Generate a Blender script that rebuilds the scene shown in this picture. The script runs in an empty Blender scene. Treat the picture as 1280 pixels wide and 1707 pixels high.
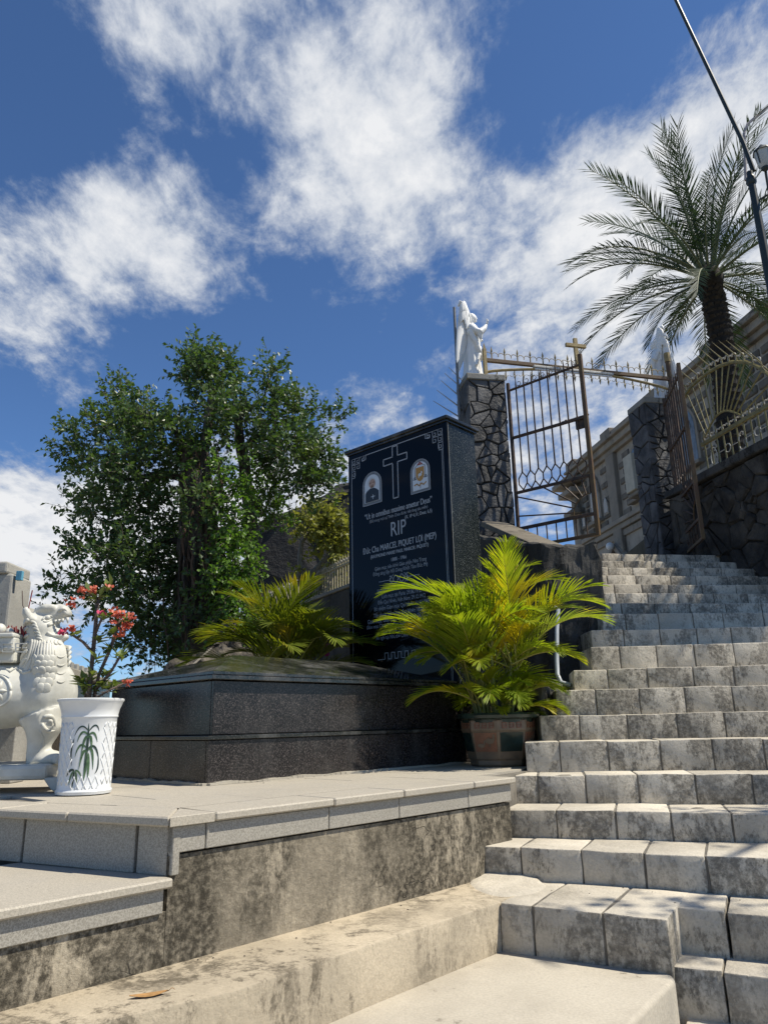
import bpy, bmesh, math, random
from mathutils import Vector as Vec, Matrix as Mat, noise as mnoise
from math import sin, cos, pi, radians as rad, sqrt, atan2
random.seed(11)
S = bpy.context.scene
COL = S.collection

# ------------------------------------------------------------------ camera
F, CX, CY = 1230.0, 640.0, 853.5           # photo pixels (1280 x 1707)
PITCH, ROLL = rad(16.0), rad(-1.2)
EYE = Vec((0, 0, 1.0))
_f = Vec((0, cos(PITCH), sin(PITCH))); _r0 = Vec((1, 0, 0)); _u0 = Vec((0, -sin(PITCH), cos(PITCH)))
_r = _r0 * cos(ROLL) + _u0 * sin(ROLL); _u = _u0 * cos(ROLL) - _r0 * sin(ROLL)
cam = bpy.data.cameras.new('camera'); camo = bpy.data.objects.new('camera', cam); COL.objects.link(camo)
camo.matrix_world = Mat(((_r.x, _u.x, -_f.x, EYE.x), (_r.y, _u.y, -_f.y, EYE.y), (_r.z, _u.z, -_f.z, EYE.z), (0, 0, 0, 1)))
cam.sensor_fit = 'HORIZONTAL'; cam.sensor_width = 36; cam.lens = F / 1280 * 36
cam.clip_start = 0.05; cam.clip_end = 4000
S.camera = camo

def ray(x, y): return _f + _r * ((x - CX) / F) - _u * ((y - CY) / F)
def onz(x, y, z):
    d = ray(x, y); return EYE + d * ((z - EYE.z) / d.z)
def ony(x, y, Y):
    d = ray(x, y); return EYE + d * (Y / d.y)
def onpl(x, y, p, n):
    d = ray(x, y); n = Vec(n); return EYE + d * ((Vec(p) - EYE).dot(n) / d.dot(n))
def az(a):
    a = rad(a); return Vec((sin(a), cos(a), 0))
UP = Vec((0, 0, 1))

# ------------------------------------------------------------------ sky and sun
SUN_AZ, SUN_EL = 100.0, 57.0
world = bpy.data.worlds.new('World'); S.world = world; world.use_nodes = True
wt = world.node_tree; wt.nodes.clear()
def wn(t, **k):
    n = wt.nodes.new(t)
    for a, b in k.items(): setattr(n, a, b)
    return n
def wl(a, b): wt.links.new(a, b)
def wmath(op, a, b=None, c=None, clamp=False):
    n = wn('ShaderNodeMath', operation=op, use_clamp=clamp)
    for i, v in enumerate((a, b, c)):
        if v is None: continue
        if isinstance(v, (int, float)): n.inputs[i].default_value = v
        else: wl(v, n.inputs[i])
    return n.outputs[0]
sky = wn('ShaderNodeTexSky', sky_type='NISHITA', sun_disc=False)
sky.sun_elevation = rad(SUN_EL); sky.sun_rotation = rad(SUN_AZ)
sky.altitude = 20; sky.air_density = 0.8; sky.dust_density = 0.1; sky.ozone_density = 1.6
tc = wn('ShaderNodeTexCoord')
sep = wn('ShaderNodeSeparateXYZ'); wl(tc.outputs['Generated'], sep.inputs[0])
zz = wmath('MAXIMUM', wmath('ADD', sep.outputs['Z'], 0.16), 0.05)
px_ = wmath('DIVIDE', sep.outputs['X'], zz); py_ = wmath('DIVIDE', sep.outputs['Y'], zz)
comb = wn('ShaderNodeCombineXYZ'); wl(px_, comb.inputs[0]); wl(py_, comb.inputs[1])
def cl(x, y):                       # photo direction -> cloud-layer plane
    d = ray(x, y).normalized(); k = max(d.z + 0.16, 0.05); return (d.x / k, d.y / k)
def wnoise(vec, scale, detail, rough, dist, off=(0, 0, 0), sc=(1, 1, 1), rot=0):
    mp = wn('ShaderNodeMapping'); wl(vec, mp.inputs[0])
    mp.inputs['Location'].default_value = off; mp.inputs['Scale'].default_value = sc
    mp.inputs['Rotation'].default_value = (0, 0, rot)
    n = wn('ShaderNodeTexNoise'); wl(mp.outputs[0], n.inputs['Vector'])
    n.inputs['Scale'].default_value = scale; n.inputs['Detail'].default_value = detail
    n.inputs['Roughness'].default_value = rough; n.inputs['Distortion'].default_value = dist
    return n.outputs[0]
big = wnoise(comb.outputs[0], 2.9, 10, 0.60, 0.35, (3.1, 1.7, 0), (1, 0.8, 1), 0.5)
fine = wnoise(comb.outputs[0], 9.5, 9, 0.62, 0.2, (7.7, 4.2, 0), (1.0, 0.8, 1), 0.6)
wisp = wnoise(comb.outputs[0], 22, 6, 0.7, 0.25, (1.2, 9.3, 0), (1.0, 0.55, 1), 0.4)
# cloud banks: (photo x, photo y, radius in the cloud plane, weight)
banks = [(120, 20, .12, .24), (170, 90, .10, .16), (260, 110, .10, .14), (200, 30, .13, .20), (330, 60, .13, .16), (540, 40, .20, .30), (700, 60, .18, .28), (850, 20, .11, .26), (600, 170, .16, .28), (720, 190, .12, .20), (620, 290, .15, .26), (500, 320, .12, .20), (700, 360, .16, .22), (820, 420, .20, .22), (600, 440, .14, .14),
         (1010, 260, .14, .26), (1130, 150, .13, .26), (1230, 90, .12, .24), (1010, 380, .20, .26), (1180, 330, .22, .28), (1100, 480, .26, .26), (900, 480, .16, .16), (1250, 480, .3, .24),
         (60, 340, .15, .24), (230, 330, .14, .24), (60, 450, .20, .30), (240, 430, .18, .26), (330, 470, .16, .20), (40, 560, .22, .24), (130, 530, .16, .16), (60, 620, .2, .12), (560, 495, .10, .20),
         (60, 850, .8, .46), (40, 930, .9, .40), (180, 900, .6, .30), (60, 1010, 1.2, .30), (1000, 720, .6, .34), (900, 700, .5, .20), (500, 830, .5, .34), (620, 668, .11, .22), (250, 645, .13, .20), (440, 620, .10, .10),
         (80, 150, .15, -.34), (20, 60, .12, -.30), (20, 230, .10, -.24), (250, 200, .09, -.22), (370, 235, .09, -.28), (930, 130, .12, -.36), (1050, 50, .12, -.34), (970, 40, .10, -.26), (460, 430, .09, -.34), (410, 370, .07, -.26), (400, 290, .07, -.2), (450, 540, .1, -.2), (420, 590, .22, -.26), (300, 590, .14, -.20), (660, 570, .20, -.34), (560, 580, .16, -.24), (640, 720, .25, -.16), (130, 700, .35, -.46), (300, 640, .2, -.2), (30, 680, .3, -.3), (840, 240, .07, -.22), (1190, 20, .10, -.2), (60, 730, .2, -.14), (770, 560, .16, -.18)]
acc = None
for bx, by, br, bw in banks:
    c = cl(bx, by)
    dn = wn('ShaderNodeVectorMath', operation='DISTANCE'); wl(comb.outputs[0], dn.inputs[0]); dn.inputs[1].default_value = (c[0], c[1], 0)
    g = wmath('DIVIDE', dn.outputs['Value'], br)
    g = wmath('POWER', 2.718, wmath('MULTIPLY', wmath('MULTIPLY', g, g), -1.0))
    acc = wmath('MULTIPLY_ADD', g, bw * (.86 if bw > 0 else 1.0), acc if acc is not None else 0.0)
dens = wmath('ADD', wmath('ADD', wmath('MULTIPLY', wmath('SUBTRACT', big, 0.5), 1.45), wmath('MULTIPLY', wmath('SUBTRACT', fine, 0.5), 1.5)), wmath('MULTIPLY', wmath('SUBTRACT', wisp, 0.5), 0.8))
dens = wmath('ADD', wmath('ADD', dens, acc), -0.15)
mr = wn('ShaderNodeMapRange', interpolation_type='SMOOTHSTEP'); wl(dens, mr.inputs[0])
mr.inputs[1].default_value = -0.12; mr.inputs[2].default_value = 0.62
hz = wn('ShaderNodeMapRange', interpolation_type='SMOOTHSTEP'); wl(sep.outputs['Z'], hz.inputs[0]); hz.inputs[1].default_value = 0.0; hz.inputs[2].default_value = 0.06
cov = wmath('MULTIPLY', wmath('POWER', mr.outputs[0], 0.85), hz.outputs[0])
shade = wn('ShaderNodeMapRange'); wl(wmath('ADD', dens, wmath('MULTIPLY', wmath('SUBTRACT', fine, 0.5), 0.7)), shade.inputs[0])
shade.inputs[1].default_value = 0.0; shade.inputs[2].default_value = 0.95
ccol = wn('ShaderNodeMix', data_type='RGBA'); wl(shade.outputs[0], ccol.inputs[0])
ccol.inputs[6].default_value = (3.7, 4.4, 5.6, 1); ccol.inputs[7].default_value = (8.3, 8.4, 8.6, 1)
tint = wn('ShaderNodeMix', data_type='RGBA', blend_type='MULTIPLY'); tint.inputs[0].default_value = 1
wl(sky.outputs[0], tint.inputs[6]); tint.inputs[7].default_value = (0.76, 1.02, 1.30, 1)
mx = wn('ShaderNodeMix', data_type='RGBA'); wl(cov, mx.inputs[0]); wl(tint.outputs[2], mx.inputs[6]); wl(ccol.outputs[2], mx.inputs[7])
bg = wn('ShaderNodeBackground'); wl(mx.outputs[2], bg.inputs[0]); bg.inputs[1].default_value = 0.085
wo = wn('ShaderNodeOutputWorld'); wl(bg.outputs[0], wo.inputs[0])

sl = bpy.data.lights.new('sun', 'SUN'); so = bpy.data.objects.new('sun', sl); COL.objects.link(so)
sl.energy = 4.9; sl.angle = rad(0.53); sl.color = (1, 0.93, 0.80)
sd = az(SUN_AZ) * cos(rad(SUN_EL)) + UP * sin(rad(SUN_EL))
so.rotation_euler = (sd).to_track_quat('Z', 'Y').to_euler(); so.location = sd * 50
S.view_settings.view_transform = 'Standard'; S.view_settings.look = 'None'
S.view_settings.exposure = 0.28; S.view_settings.gamma = 1; S.view_settings.use_curve_mapping = False
S.render.engine = 'CYCLES'

# ------------------------------------------------------------------ helpers
def tag(o, label=None, cat=None, group=None, kind=None):
    if label: o['label'] = label
    if cat: o['category'] = cat
    if group: o['group'] = group
    if kind: o['kind'] = kind
    return o
def thing(name, label, cat, loc=(0, 0, 0), group=None):
    o = bpy.data.objects.new(name, None); COL.objects.link(o); o.location = loc
    o.empty_display_size = 0.1
    return tag(o, label, cat, group)
def attach(o, parent):
    if parent is not None:
        o.parent = parent
        p = parent; off = Vec((0, 0, 0))
        while p is not None:
            off = off + p.location; p = p.parent
        o.location = o.location - off
    return o
def link(name, me, parent=None, loc=None, rot=None, scale=None):
    o = bpy.data.objects.new(name, me); COL.objects.link(o)
    if loc is not None: o.location = loc
    if rot is not None: o.rotation_euler = rot
    if scale is not None: o.scale = scale if not isinstance(scale, (int, float)) else (scale,) * 3
    if parent is not None:
        # every parent here is unrotated; a mesh part given in world metres keeps its own location at minus the thing's
        attach(o, parent)
    return o

class MB:
    def __init__(s): s.v = []; s.f = []
    def add(s, vs, fs):
        n = len(s.v); s.v += [tuple(v) for v in vs]; s.f += [tuple(i + n for i in f) for f in fs]; return s
    def box(s, c, size, ax=None):
        ax = ax or (Vec((1, 0, 0)), Vec((0, 1, 0)), UP); c = Vec(c); h = [k / 2 for k in size]; vs = []
        for i in (-1, 1):
            for j in (-1, 1):
                for k in (-1, 1): vs.append(c + ax[0] * h[0] * i + ax[1] * h[1] * j + ax[2] * h[2] * k)
        s.add(vs, [(0, 1, 3, 2), (4, 6, 7, 5), (0, 4, 5, 1), (2, 3, 7, 6), (0, 2, 6, 4), (1, 5, 7, 3)]); return s
    def prism(s, poly, vec):
        n = len(poly); vec = Vec(vec); a = [Vec(p) for p in poly]
        s.add(a + [p + vec for p in a], [tuple(range(n))[::-1], tuple(range(n, 2 * n))] + [(i, (i + 1) % n, n + (i + 1) % n, n + i) for i in range(n)]); return s
    def tube(s, pts, r, n=6, cap=True):
        pts = [Vec(p) for p in pts]; m = len(pts)
        if isinstance(r, (int, float)): r = [r] * m
        vs = []; fs = []; ref = None
        for i, p in enumerate(pts):
            t = (pts[min(i + 1, m - 1)] - pts[max(i - 1, 0)])
            t = t.normalized() if t.length > 1e-9 else UP
            if ref is None: ref = t.orthogonal().normalized()
            ref = ref - t * ref.dot(t)
            ref = ref.normalized() if ref.length > 1e-6 else t.orthogonal().normalized()
            b = t.cross(ref)
            for k in range(n):
                a = 2 * pi * k / n; vs.append(p + (ref * cos(a) + b * sin(a)) * r[i])
        for i in range(m - 1):
            for k in range(n):
                fs.append((i * n + k, i * n + (k + 1) % n, (i + 1) * n + (k + 1) % n, (i + 1) * n + k))
        if cap: fs += [tuple(range(n))[::-1], tuple(range((m - 1) * n, m * n))]
        s.add(vs, fs); return s
    def lathe(s, prof, n=24, c=(0, 0, 0), ph=0, sx=1, sy=1):
        c = Vec(c); vs = []; fs = []; m = len(prof)
        for r, z in prof:
            for k in range(n):
                a = 2 * pi * k / n + ph; vs.append(c + Vec((r * cos(a) * sx, r * sin(a) * sy, z)))
        for i in range(m - 1):
            for k in range(n): fs.append((i * n + k, i * n + (k + 1) % n, (i + 1) * n + (k + 1) % n, (i + 1) * n + k))
        fs += [tuple(range(n))[::-1], tuple(range((m - 1) * n, m * n))]
        s.add(vs, fs); return s
    def ell(s, c, r, n=16, m=10, rot=None):
        c = Vec(c); vs = []; fs = []
        if isinstance(r, (int, float)): r = (r, r, r)
        for i in range(m + 1):
            t = pi * i / m
            for k in range(n):
                a = 2 * pi * k / n; p = Vec((r[0] * sin(t) * cos(a), r[1] * sin(t) * sin(a), r[2] * cos(t)))
                if rot is not None: p = rot @ p
                vs.append(c + p)
        for i in range(m):
            for k in range(n): fs.append((i * n + k, (i + 1) * n + k, (i + 1) * n + (k + 1) % n, i * n + (k + 1) % n))
        s.add(vs, fs); return s
    def mesh(s, name, mat=None, smooth=False, bevel=0, seg=2, merge=False, angle=40):
        me = bpy.data.meshes.new(name); me.from_pydata(s.v, [], s.f)
        if bevel or merge:
            bm = bmesh.new(); bm.from_mesh(me)
            if merge: bmesh.ops.remove_doubles(bm, verts=bm.verts, dist=1e-5)
            bmesh.ops.recalc_face_normals(bm, faces=bm.faces)
            if bevel:
                es = [e for e in bm.edges if len(e.link_faces) == 2 and e.calc_face_angle(0) > rad(25)]
                bmesh.ops.bevel(bm, geom=es, offset=bevel, segments=seg, profile=0.5, affect='EDGES', clamp_overlap=True)
            bm.to_mesh(me); bm.free()
        if smooth: me.shade_smooth() if hasattr(me, 'shade_smooth') else [setattr(p, 'use_smooth', True) for p in me.polygons]
        if smooth == 'auto' and hasattr(me, 'set_sharp_from_angle'): me.set_sharp_from_angle(angle=rad(angle))
        if mat: me.materials.append(mat)
        return me
    def build(s, name, mat=None, parent=None, **k):
        return link(name, s.mesh(name, mat, **k), parent)

def rough_mesh(me, amp, freq, seed=0.0, cuts=0):
    "push a mesh's points about with smooth noise so that edges are not ruler straight"
    bm = bmesh.new(); bm.from_mesh(me)
    if cuts: bmesh.ops.subdivide_edges(bm, edges=bm.edges, cuts=cuts, use_grid_fill=True)
    for v in bm.verts:
        p = v.co * freq + Vec((seed, seed * 1.7, -seed))
        v.co += Vec((mnoise.noise(p), mnoise.noise(p + Vec((31, 7, 3))), mnoise.noise(p + Vec((5, 17, 43))))) * amp
    bm.to_mesh(me); bm.free(); return me
def evaluated(o, name, mat):
    dg = bpy.context.evaluated_depsgraph_get(); dg.update()
    me = bpy.data.meshes.new_from_object(o.evaluated_get(dg)); me.name = name
    old = o.data; bpy.data.objects.remove(o); bpy.data.meshes.remove(old) if isinstance(old, bpy.types.Mesh) else None
    me.materials.clear()
    if mat: me.materials.append(mat)
    me.shade_smooth(); return me
def fused(mb, name, mat, voxel, smooth=4, deci=None):
    "melt closed shapes into one continuous skin"
    o = link(name, mb.mesh(name))
    r = o.modifiers.new('r', 'REMESH'); r.mode = 'VOXEL'; r.voxel_size = voxel
    if smooth:
        m = o.modifiers.new('s', 'SMOOTH'); m.factor = 0.5; m.iterations = smooth
    if deci:
        d = o.modifiers.new('d', 'DECIMATE'); d.ratio = deci
    return evaluated(o, name, mat)
def copy_tree(o, parent=None):
    c = o.copy(); COL.objects.link(c); c.parent = parent
    for ch in list(o.children): copy_tree(ch, c)
    return c
def vclip(poly, p, n):
    out = []
    for i in range(len(poly)):
        a, b = poly[i], poly[(i + 1) % len(poly)]
        da = (a[0] - p[0]) * n[0] + (a[1] - p[1]) * n[1]; db = (b[0] - p[0]) * n[0] + (b[1] - p[1]) * n[1]
        if da <= 0: out.append(a)
        if (da < 0 < db) or (db < 0 < da):
            t = da / (da - db); out.append((a[0] + (b[0] - a[0]) * t, a[1] + (b[1] - a[1]) * t))
    return out
def cells(w, h, n, rng, gap, relax=2, ax=1.0):
    "irregular stones filling a w x h rectangle, joints left open"
    pts = [(rng.random() * w, rng.random() * h) for _ in range(n)]
    for it in range(relax + 1):
        res = []
        for i, p in enumerate(pts):
            poly = [(0, 0), (w, 0), (w, h), (0, h)]
            for j, q in enumerate(pts):
                if i == j: continue
                m = ((p[0] + q[0]) / 2, (p[1] + q[1]) / 2); nn = ((q[0] - p[0]) * ax, (q[1] - p[1]) / ax)
                l = sqrt(nn[0] ** 2 + nn[1] ** 2) or 1
                g = gap / 2 if it == relax else 0
                poly = vclip(poly, (m[0] - nn[0] / l * g, m[1] - nn[1] / l * g), nn)
                if len(poly) < 3: break
            if len(poly) >= 3: res.append(poly)
        if it < relax: pts = [(sum(a[0] for a in c) / len(c), sum(a[1] for a in c) / len(c)) for c in res]
    return res
def stones(parent, name, o, u, v, nrm, w, h, n, gap, depth, mat, seed, bevel=.008, relax=1, ax=1.0, rough=.006, cut=0):
    rng = random.Random(seed); out = []
    for c in cells(w, h, n, rng, gap, relax, ax):
        d = depth * rng.uniform(.6, 1.25); mb = MB()
        poly = [Vec(o) + u * a + v * b for a, b in c]
        tilt = [nrm * (d + rng.uniform(-.3, .3) * depth * .5) for _ in c]
        k = len(poly); cen = sum(poly, Vec()) / k
        top = [cen + (p - cen) * .97 + t for p, t in zip(poly, tilt)]
        mb.add(poly + top + [cen + nrm * d * 1.12], [(i, (i + 1) % k, k + (i + 1) % k, k + i) for i in range(k)] + [(k + i, k + (i + 1) % k, 2 * k) for i in range(k)])
        me = mb.mesh(name, mat, bevel=bevel, seg=1)
        if rough: rough_mesh(me, rough, 22, rng.random() * 50)
        out.append(link(name, me, parent))
    return out

# ------------------------------------------------------------------ materials
def newmat(name):
    m = bpy.data.materials.new(name); m.use_nodes = True; nt = m.node_tree; nt.nodes.clear()
    out = nt.nodes.new('ShaderNodeOutputMaterial'); bs = nt.nodes.new('ShaderNodeBsdfPrincipled'); nt.links.new(bs.outputs[0], out.inputs[0])
    return m, nt, bs, out
class G:
    "small node-graph writer"
    def __init__(s, nt): s.nt = nt; s.pos = None
    def n(s, t, **k):
        x = s.nt.nodes.new(t)
        for a, b in k.items(): setattr(x, a, b)
        return x
    def l(s, a, b): s.nt.links.new(a, b)
    def P(s):
        if s.pos is None: s.pos = s.n('ShaderNodeNewGeometry').outputs['Position']
        return s.pos
    def noise(s, scale, detail=6, rough=.6, sc=(1, 1, 1), off=(0, 0, 0), dist=0, vec=None):
        mp = s.n('ShaderNodeMapping'); s.l(vec or s.P(), mp.inputs[0]); mp.inputs['Scale'].default_value = sc; mp.inputs['Location'].default_value = off
        x = s.n('ShaderNodeTexNoise'); s.l(mp.outputs[0], x.inputs['Vector']); x.inputs['Scale'].default_value = scale
        x.inputs['Detail'].default_value = detail; x.inputs['Roughness'].default_value = rough; x.inputs['Distortion'].default_value = dist
        return x.outputs[0]
    def voro(s, scale, feature='F1', sc=(1, 1, 1), out='Distance', vec=None):
        mp = s.n('ShaderNodeMapping'); s.l(vec or s.P(), mp.inputs[0]); mp.inputs['Scale'].default_value = sc
        x = s.n('ShaderNodeTexVoronoi', feature=feature); s.l(mp.outputs[0], x.inputs['Vector']); x.inputs['Scale'].default_value = scale
        return x.outputs[out]
    def ramp(s, fac, a, b, lo=0.0, hi=1.0):
        x = s.n('ShaderNodeMapRange', interpolation_type='SMOOTHSTEP'); s.l(fac, x.inputs[0])
        x.inputs[1].default_value = a; x.inputs[2].default_value = b; x.inputs[3].default_value = lo; x.inputs[4].default_value = hi
        return x.outputs[0]
    def math(s, op, a, b=None):
        x = s.n('ShaderNodeMath', operation=op)
        for i, v in enumerate((a, b)):
            if v is None: continue
            if isinstance(v, (int, float)): x.inputs[i].default_value = v
            else: s.l(v, x.inputs[i])
        return x.outputs[0]
    def mix(s, fac, a, b, mode='MIX'):
        x = s.n('ShaderNodeMix', data_type='RGBA', blend_type=mode)
        if isinstance(fac, (int, float)): x.inputs[0].default_value = fac
        else: s.l(fac, x.inputs[0])
        for i, v in ((6, a), (7, b)):
            if isinstance(v, tuple): x.inputs[i].default_value = v if len(v) == 4 else v + (1,)
            else: s.l(v, x.inputs[i])
        return x.outputs[2]
    def bump(s, bs, h, strength, dist=.01):
        x = s.n('ShaderNodeBump'); x.inputs['Strength'].default_value = strength; x.inputs['Distance'].default_value = dist
        s.l(h, x.inputs['Height']); s.l(x.outputs[0], bs.inputs['Normal'])
    def rand(s): return s.n('ShaderNodeObjectInfo').outputs['Random']

def simple(name, col, rough=.6, var=.15, scale=6, bump=.1, bscale=40, metal=0, spec=.5, sc=(1, 1, 1), rnd=.0, col2=None, bdist=.01):
    m, nt, bs, _ = newmat(name); g = G(nt)
    n1 = g.noise(scale, 6, .6, sc)
    c = g.mix(g.ramp(n1, .3, .7), tuple(k * (1 - var) for k in col), col2 or tuple(min(1, k * (1 + var)) for k in col))
    if rnd:
        b = g.math('ADD', g.math('MULTIPLY', g.rand(), rnd * 2), 1 - rnd)
        cb = g.n('ShaderNodeCombineColor')
        for i in range(3): g.l(b, cb.inputs[i])
        c = g.mix(1.0, c, cb.outputs[0], 'MULTIPLY')
    g.l(c, bs.inputs['Base Color']); bs.inputs['Roughness'].default_value = rough; bs.inputs['Metallic'].default_value = metal
    bs.inputs['Specular IOR Level'].default_value = spec
    if bump: g.bump(bs, g.noise(bscale, 8, .65, sc), bump, bdist)
    return m
def concrete(name, light, mid, dark, amount, streak=1.0, vert_only=False, bump=.35, cracks=True, grain=90, clean=.15, hard=.93):
    m, nt, bs, _ = newmat(name); g = G(nt)
    base = g.mix(g.ramp(g.noise(2.3, 7, .62), .35, .68), light, mid)
    base = g.mix(g.ramp(g.noise(grain, 3, .6), .3, .75, .0, .35), base, tuple(k * .62 for k in mid))
    st = g.noise(2.6, 11, .70, (1.25, 1.25, .42 / streak), (4, 2, 1), .5)
    st2 = g.noise(13, 9, .75, (1.3, 1.3, .5 / streak), (1, 8, 3), .2)
    mask = g.math('ADD', g.math('ADD', g.math('MULTIPLY', st, .52), g.math('MULTIPLY', st2, .30)), g.math('MULTIPLY', g.noise(62, 6, .7, (1, 1, .6)), .18))
    mask = g.ramp(mask, .575 - amount * .72, .625 - amount * .62)
    pit = g.ramp(g.noise(55, 4, .7), .62, .74)
    mask = g.math('MULTIPLY', mask, g.ramp(g.noise(38, 5, .7), .28, .62, .25, 1))
    mask = g.math('MULTIPLY', mask, g.ramp(g.noise(1.7, 5, .6, (1, 1, .8), (6, 1, 9), .4), .32, .50, clean, 1))
    if vert_only:
        sp = g.n('ShaderNodeSeparateXYZ'); ng = g.n('ShaderNodeNewGeometry'); g.l(ng.outputs['True Normal'], sp.inputs[0])
        mask = g.math('MULTIPLY', mask, g.ramp(sp.outputs['Z'], .3, .8, 1, .10))
    col = g.mix(g.math('MULTIPLY', mask, hard), base, dark)
    col = g.mix(g.math('MULTIPLY', pit, .35), col, tuple(k * .5 for k in mid))
    h = g.noise(26, 9, .7)
    if cracks:
        wob = g.noise(6, 4, .6); ad = g.n('ShaderNodeVectorMath', operation='ADD'); mu = g.n('ShaderNodeVectorMath', operation='SCALE'); mu.inputs[3].default_value = .22
        nc = g.n('ShaderNodeTexNoise'); nc.inputs['Scale'].default_value = 7; g.l(g.P(), nc.inputs['Vector']); g.l(nc.outputs['Color'], mu.inputs[0]); g.l(g.P(), ad.inputs[0]); g.l(mu.outputs[0], ad.inputs[1])
        v = g.voro(5.0, 'DISTANCE_TO_EDGE', vec=ad.outputs[0])
        ck = g.math('MULTIPLY', g.ramp(v, .004, .012, 1, 0), g.ramp(g.noise(1.9, 3, .5, off=(9, 3, 2)), .55, .62))
        col = g.mix(g.math('MULTIPLY', ck, .75), col, (.03, .028, .025)); h = g.math('SUBTRACT', h, g.math('MULTIPLY', ck, .5))
    b = g.math('ADD', g.math('MULTIPLY', g.rand(), .22), .89); cb = g.n('ShaderNodeCombineColor')
    for i in range(3): g.l(b, cb.inputs[i])
    col = g.mix(1.0, col, cb.outputs[0], 'MULTIPLY')
    g.l(col, bs.inputs['Base Color']); bs.inputs['Roughness'].default_value = .88; bs.inputs['Specular IOR Level'].default_value = .25
    g.bump(bs, h, bump, .012)
    return m
def granite(name, a, b, c, scale, rough, thr=.55, coat=0, dust=0, bump=.02, spec=.5):
    m, nt, bs, _ = newmat(name); g = G(nt)
    n1 = g.noise(scale, 3, .75); n2 = g.noise(scale * 1.9, 2, .7, off=(5, 5, 5))
    col = g.mix(g.ramp(n1, thr - .06, thr + .06), a, b)
    col = g.mix(g.ramp(n2, .62, .68), col, c)
    lg = g.noise(2.2, 7, .65)
    col = g.mix(g.ramp(lg, .45, .75, 0, .35), col, tuple((x + y) * .5 * .75 for x, y in zip(a, b)))
    if dust:
        du = g.math('MULTIPLY', g.ramp(g.noise(3.0, 9, .72, (1, 1, .5)), .44, .72), dust); col = g.mix(du, col, (.30, .285, .26))
        g.l(g.math('ADD', g.math('MULTIPLY', du, .6), rough), bs.inputs['Roughness'])
    else: bs.inputs['Roughness'].default_value = rough
    g.l(col, bs.inputs['Base Color']); bs.inputs['Specular IOR Level'].default_value = spec
    if bump: g.bump(bs, g.noise(scale * .8, 6, .7), bump, .004)
    return m
def leafmat(name, a, b, tip=None, trans=.35, rough=.35, rnd=.25, tcol=None, scale=9, spec=.5):
    m, nt, bs, out = newmat(name); g = G(nt)
    col = g.mix(g.ramp(g.noise(scale, 4, .6), .35, .65), a, b)
    if tip is not None: col = g.mix(g.ramp(g.noise(2.2, 4, .6, off=(2, 7, 1)), .54, .70), col, tip)
    bb = g.math('ADD', g.math('MULTIPLY', g.rand(), rnd * 2), 1 - rnd); cb = g.n('ShaderNodeCombineColor')
    for i in range(3): g.l(bb, cb.inputs[i])
    col = g.mix(1.0, col, cb.outputs[0], 'MULTIPLY')
    g.l(col, bs.inputs['Base Color']); bs.inputs['Roughness'].default_value = rough; bs.inputs['Specular IOR Level'].default_value = spec
    tr = g.n('ShaderNodeBsdfTranslucent'); tcn = g.mix(1.0, col, tcol or (1.5, 1.5, .55), 'MULTIPLY'); g.l(tcn, tr.inputs[0])
    ms = g.n('ShaderNodeMixShader'); ms.inputs[0].default_value = trans; g.l(bs.outputs[0], ms.inputs[1]); g.l(tr.outputs[0], ms.inputs[2]); g.l(ms.outputs[0], out.inputs[0])
    return m

M_step = concrete('step_concrete', (.66, .60, .49), (.46, .415, .335), (.042, .037, .029), .15, .7, True, .8, False, clean=.45, hard=.74)
M_mortar = simple('mortar', (.15, .135, .11), .95, .35, 9, .4, 60)
M_land = concrete('landing_concrete', (.50, .455, .37), (.41, .37, .30), (.14, .12, .09), .02, 1, False, .35, False)
M_ledge = concrete('ledge_concrete', (.50, .425, .31), (.37, .315, .23), (.07, .058, .04), .12, 1.0, False, .6, False, clean=.3, hard=.85)
M_plaster = concrete('stained_plaster', (.45, .39, .29), (.27, .235, .175), (.036, .031, .022), .20, 1.0, False, .8, True, clean=.30)
M_granite = granite('grey_granite', (.26, .24, .20), (.38, .355, .30), (.10, .095, .082), 150, .55, .5, bump=.08, dust=.15)
M_pave = granite('paving_granite', (.36, .325, .26), (.46, .415, .335), (.20, .178, .14), 140, .7, .5, bump=.10, dust=.3)
M_tomb = granite('black_speckled_granite', (.012, .0105, .0105), (.055, .047, .044), (.19, .16, .15), 85, .2, .55, dust=.10, spec=.35)
M_tombtop = granite('black_granite_cap', (.010, .013, .013), (.06, .054, .05), (.15, .135, .125), 110, .12, .60, dust=.35)
M_stele = simple('black_polished_stone', (.0025, .0035, .0055), .05, .1, 3, 0, spec=.17)
M_steleside = granite('dark_sparkling_granite', (.010, .013, .012), (.03, .036, .033), (.30, .32, .30), 90, .2, .62, dust=.05, spec=.3)
M_engrave = simple('engraved_grey', (.33, .35, .38), .8, .06, 8, 0)
M_basalt = simple('basalt', (.062, .063, .066), .75, .4, 5, .9, 20, rnd=.45, bdist=.03, col2=(.115, .113, .112))
M_basaltjoint = simple('basalt_joint', (.030, .028, .025), .95, .3, 9, .5, 60)
M_capconc = concrete('weathered_cap_concrete', (.34, .33, .30), (.25, .24, .215), (.05, .048, .04), .07, 1, False, .4, False)
M_darkwall = concrete('blackened_wall', (.10, .095, .085), (.055, .052, .047), (.018, .017, .015), .10, 1, False, .9, False)
M_darkstone = simple('lichened_stone', (.034, .030, .025), .92, .45, 3, 1.0, 16, rnd=.3, col2=(.095, .083, .066), bdist=.05)
M_iron = simple('rusted_brown_iron', (.055, .042, .034), .62, .4, 14, .3, 60, col2=(.11, .065, .038), spec=.4)
M_gold = simple('worn_gold_paint', (.30, .215, .075), .5, .25, 14, .25, 60, col2=(.36, .27, .11), spec=.5)
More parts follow.
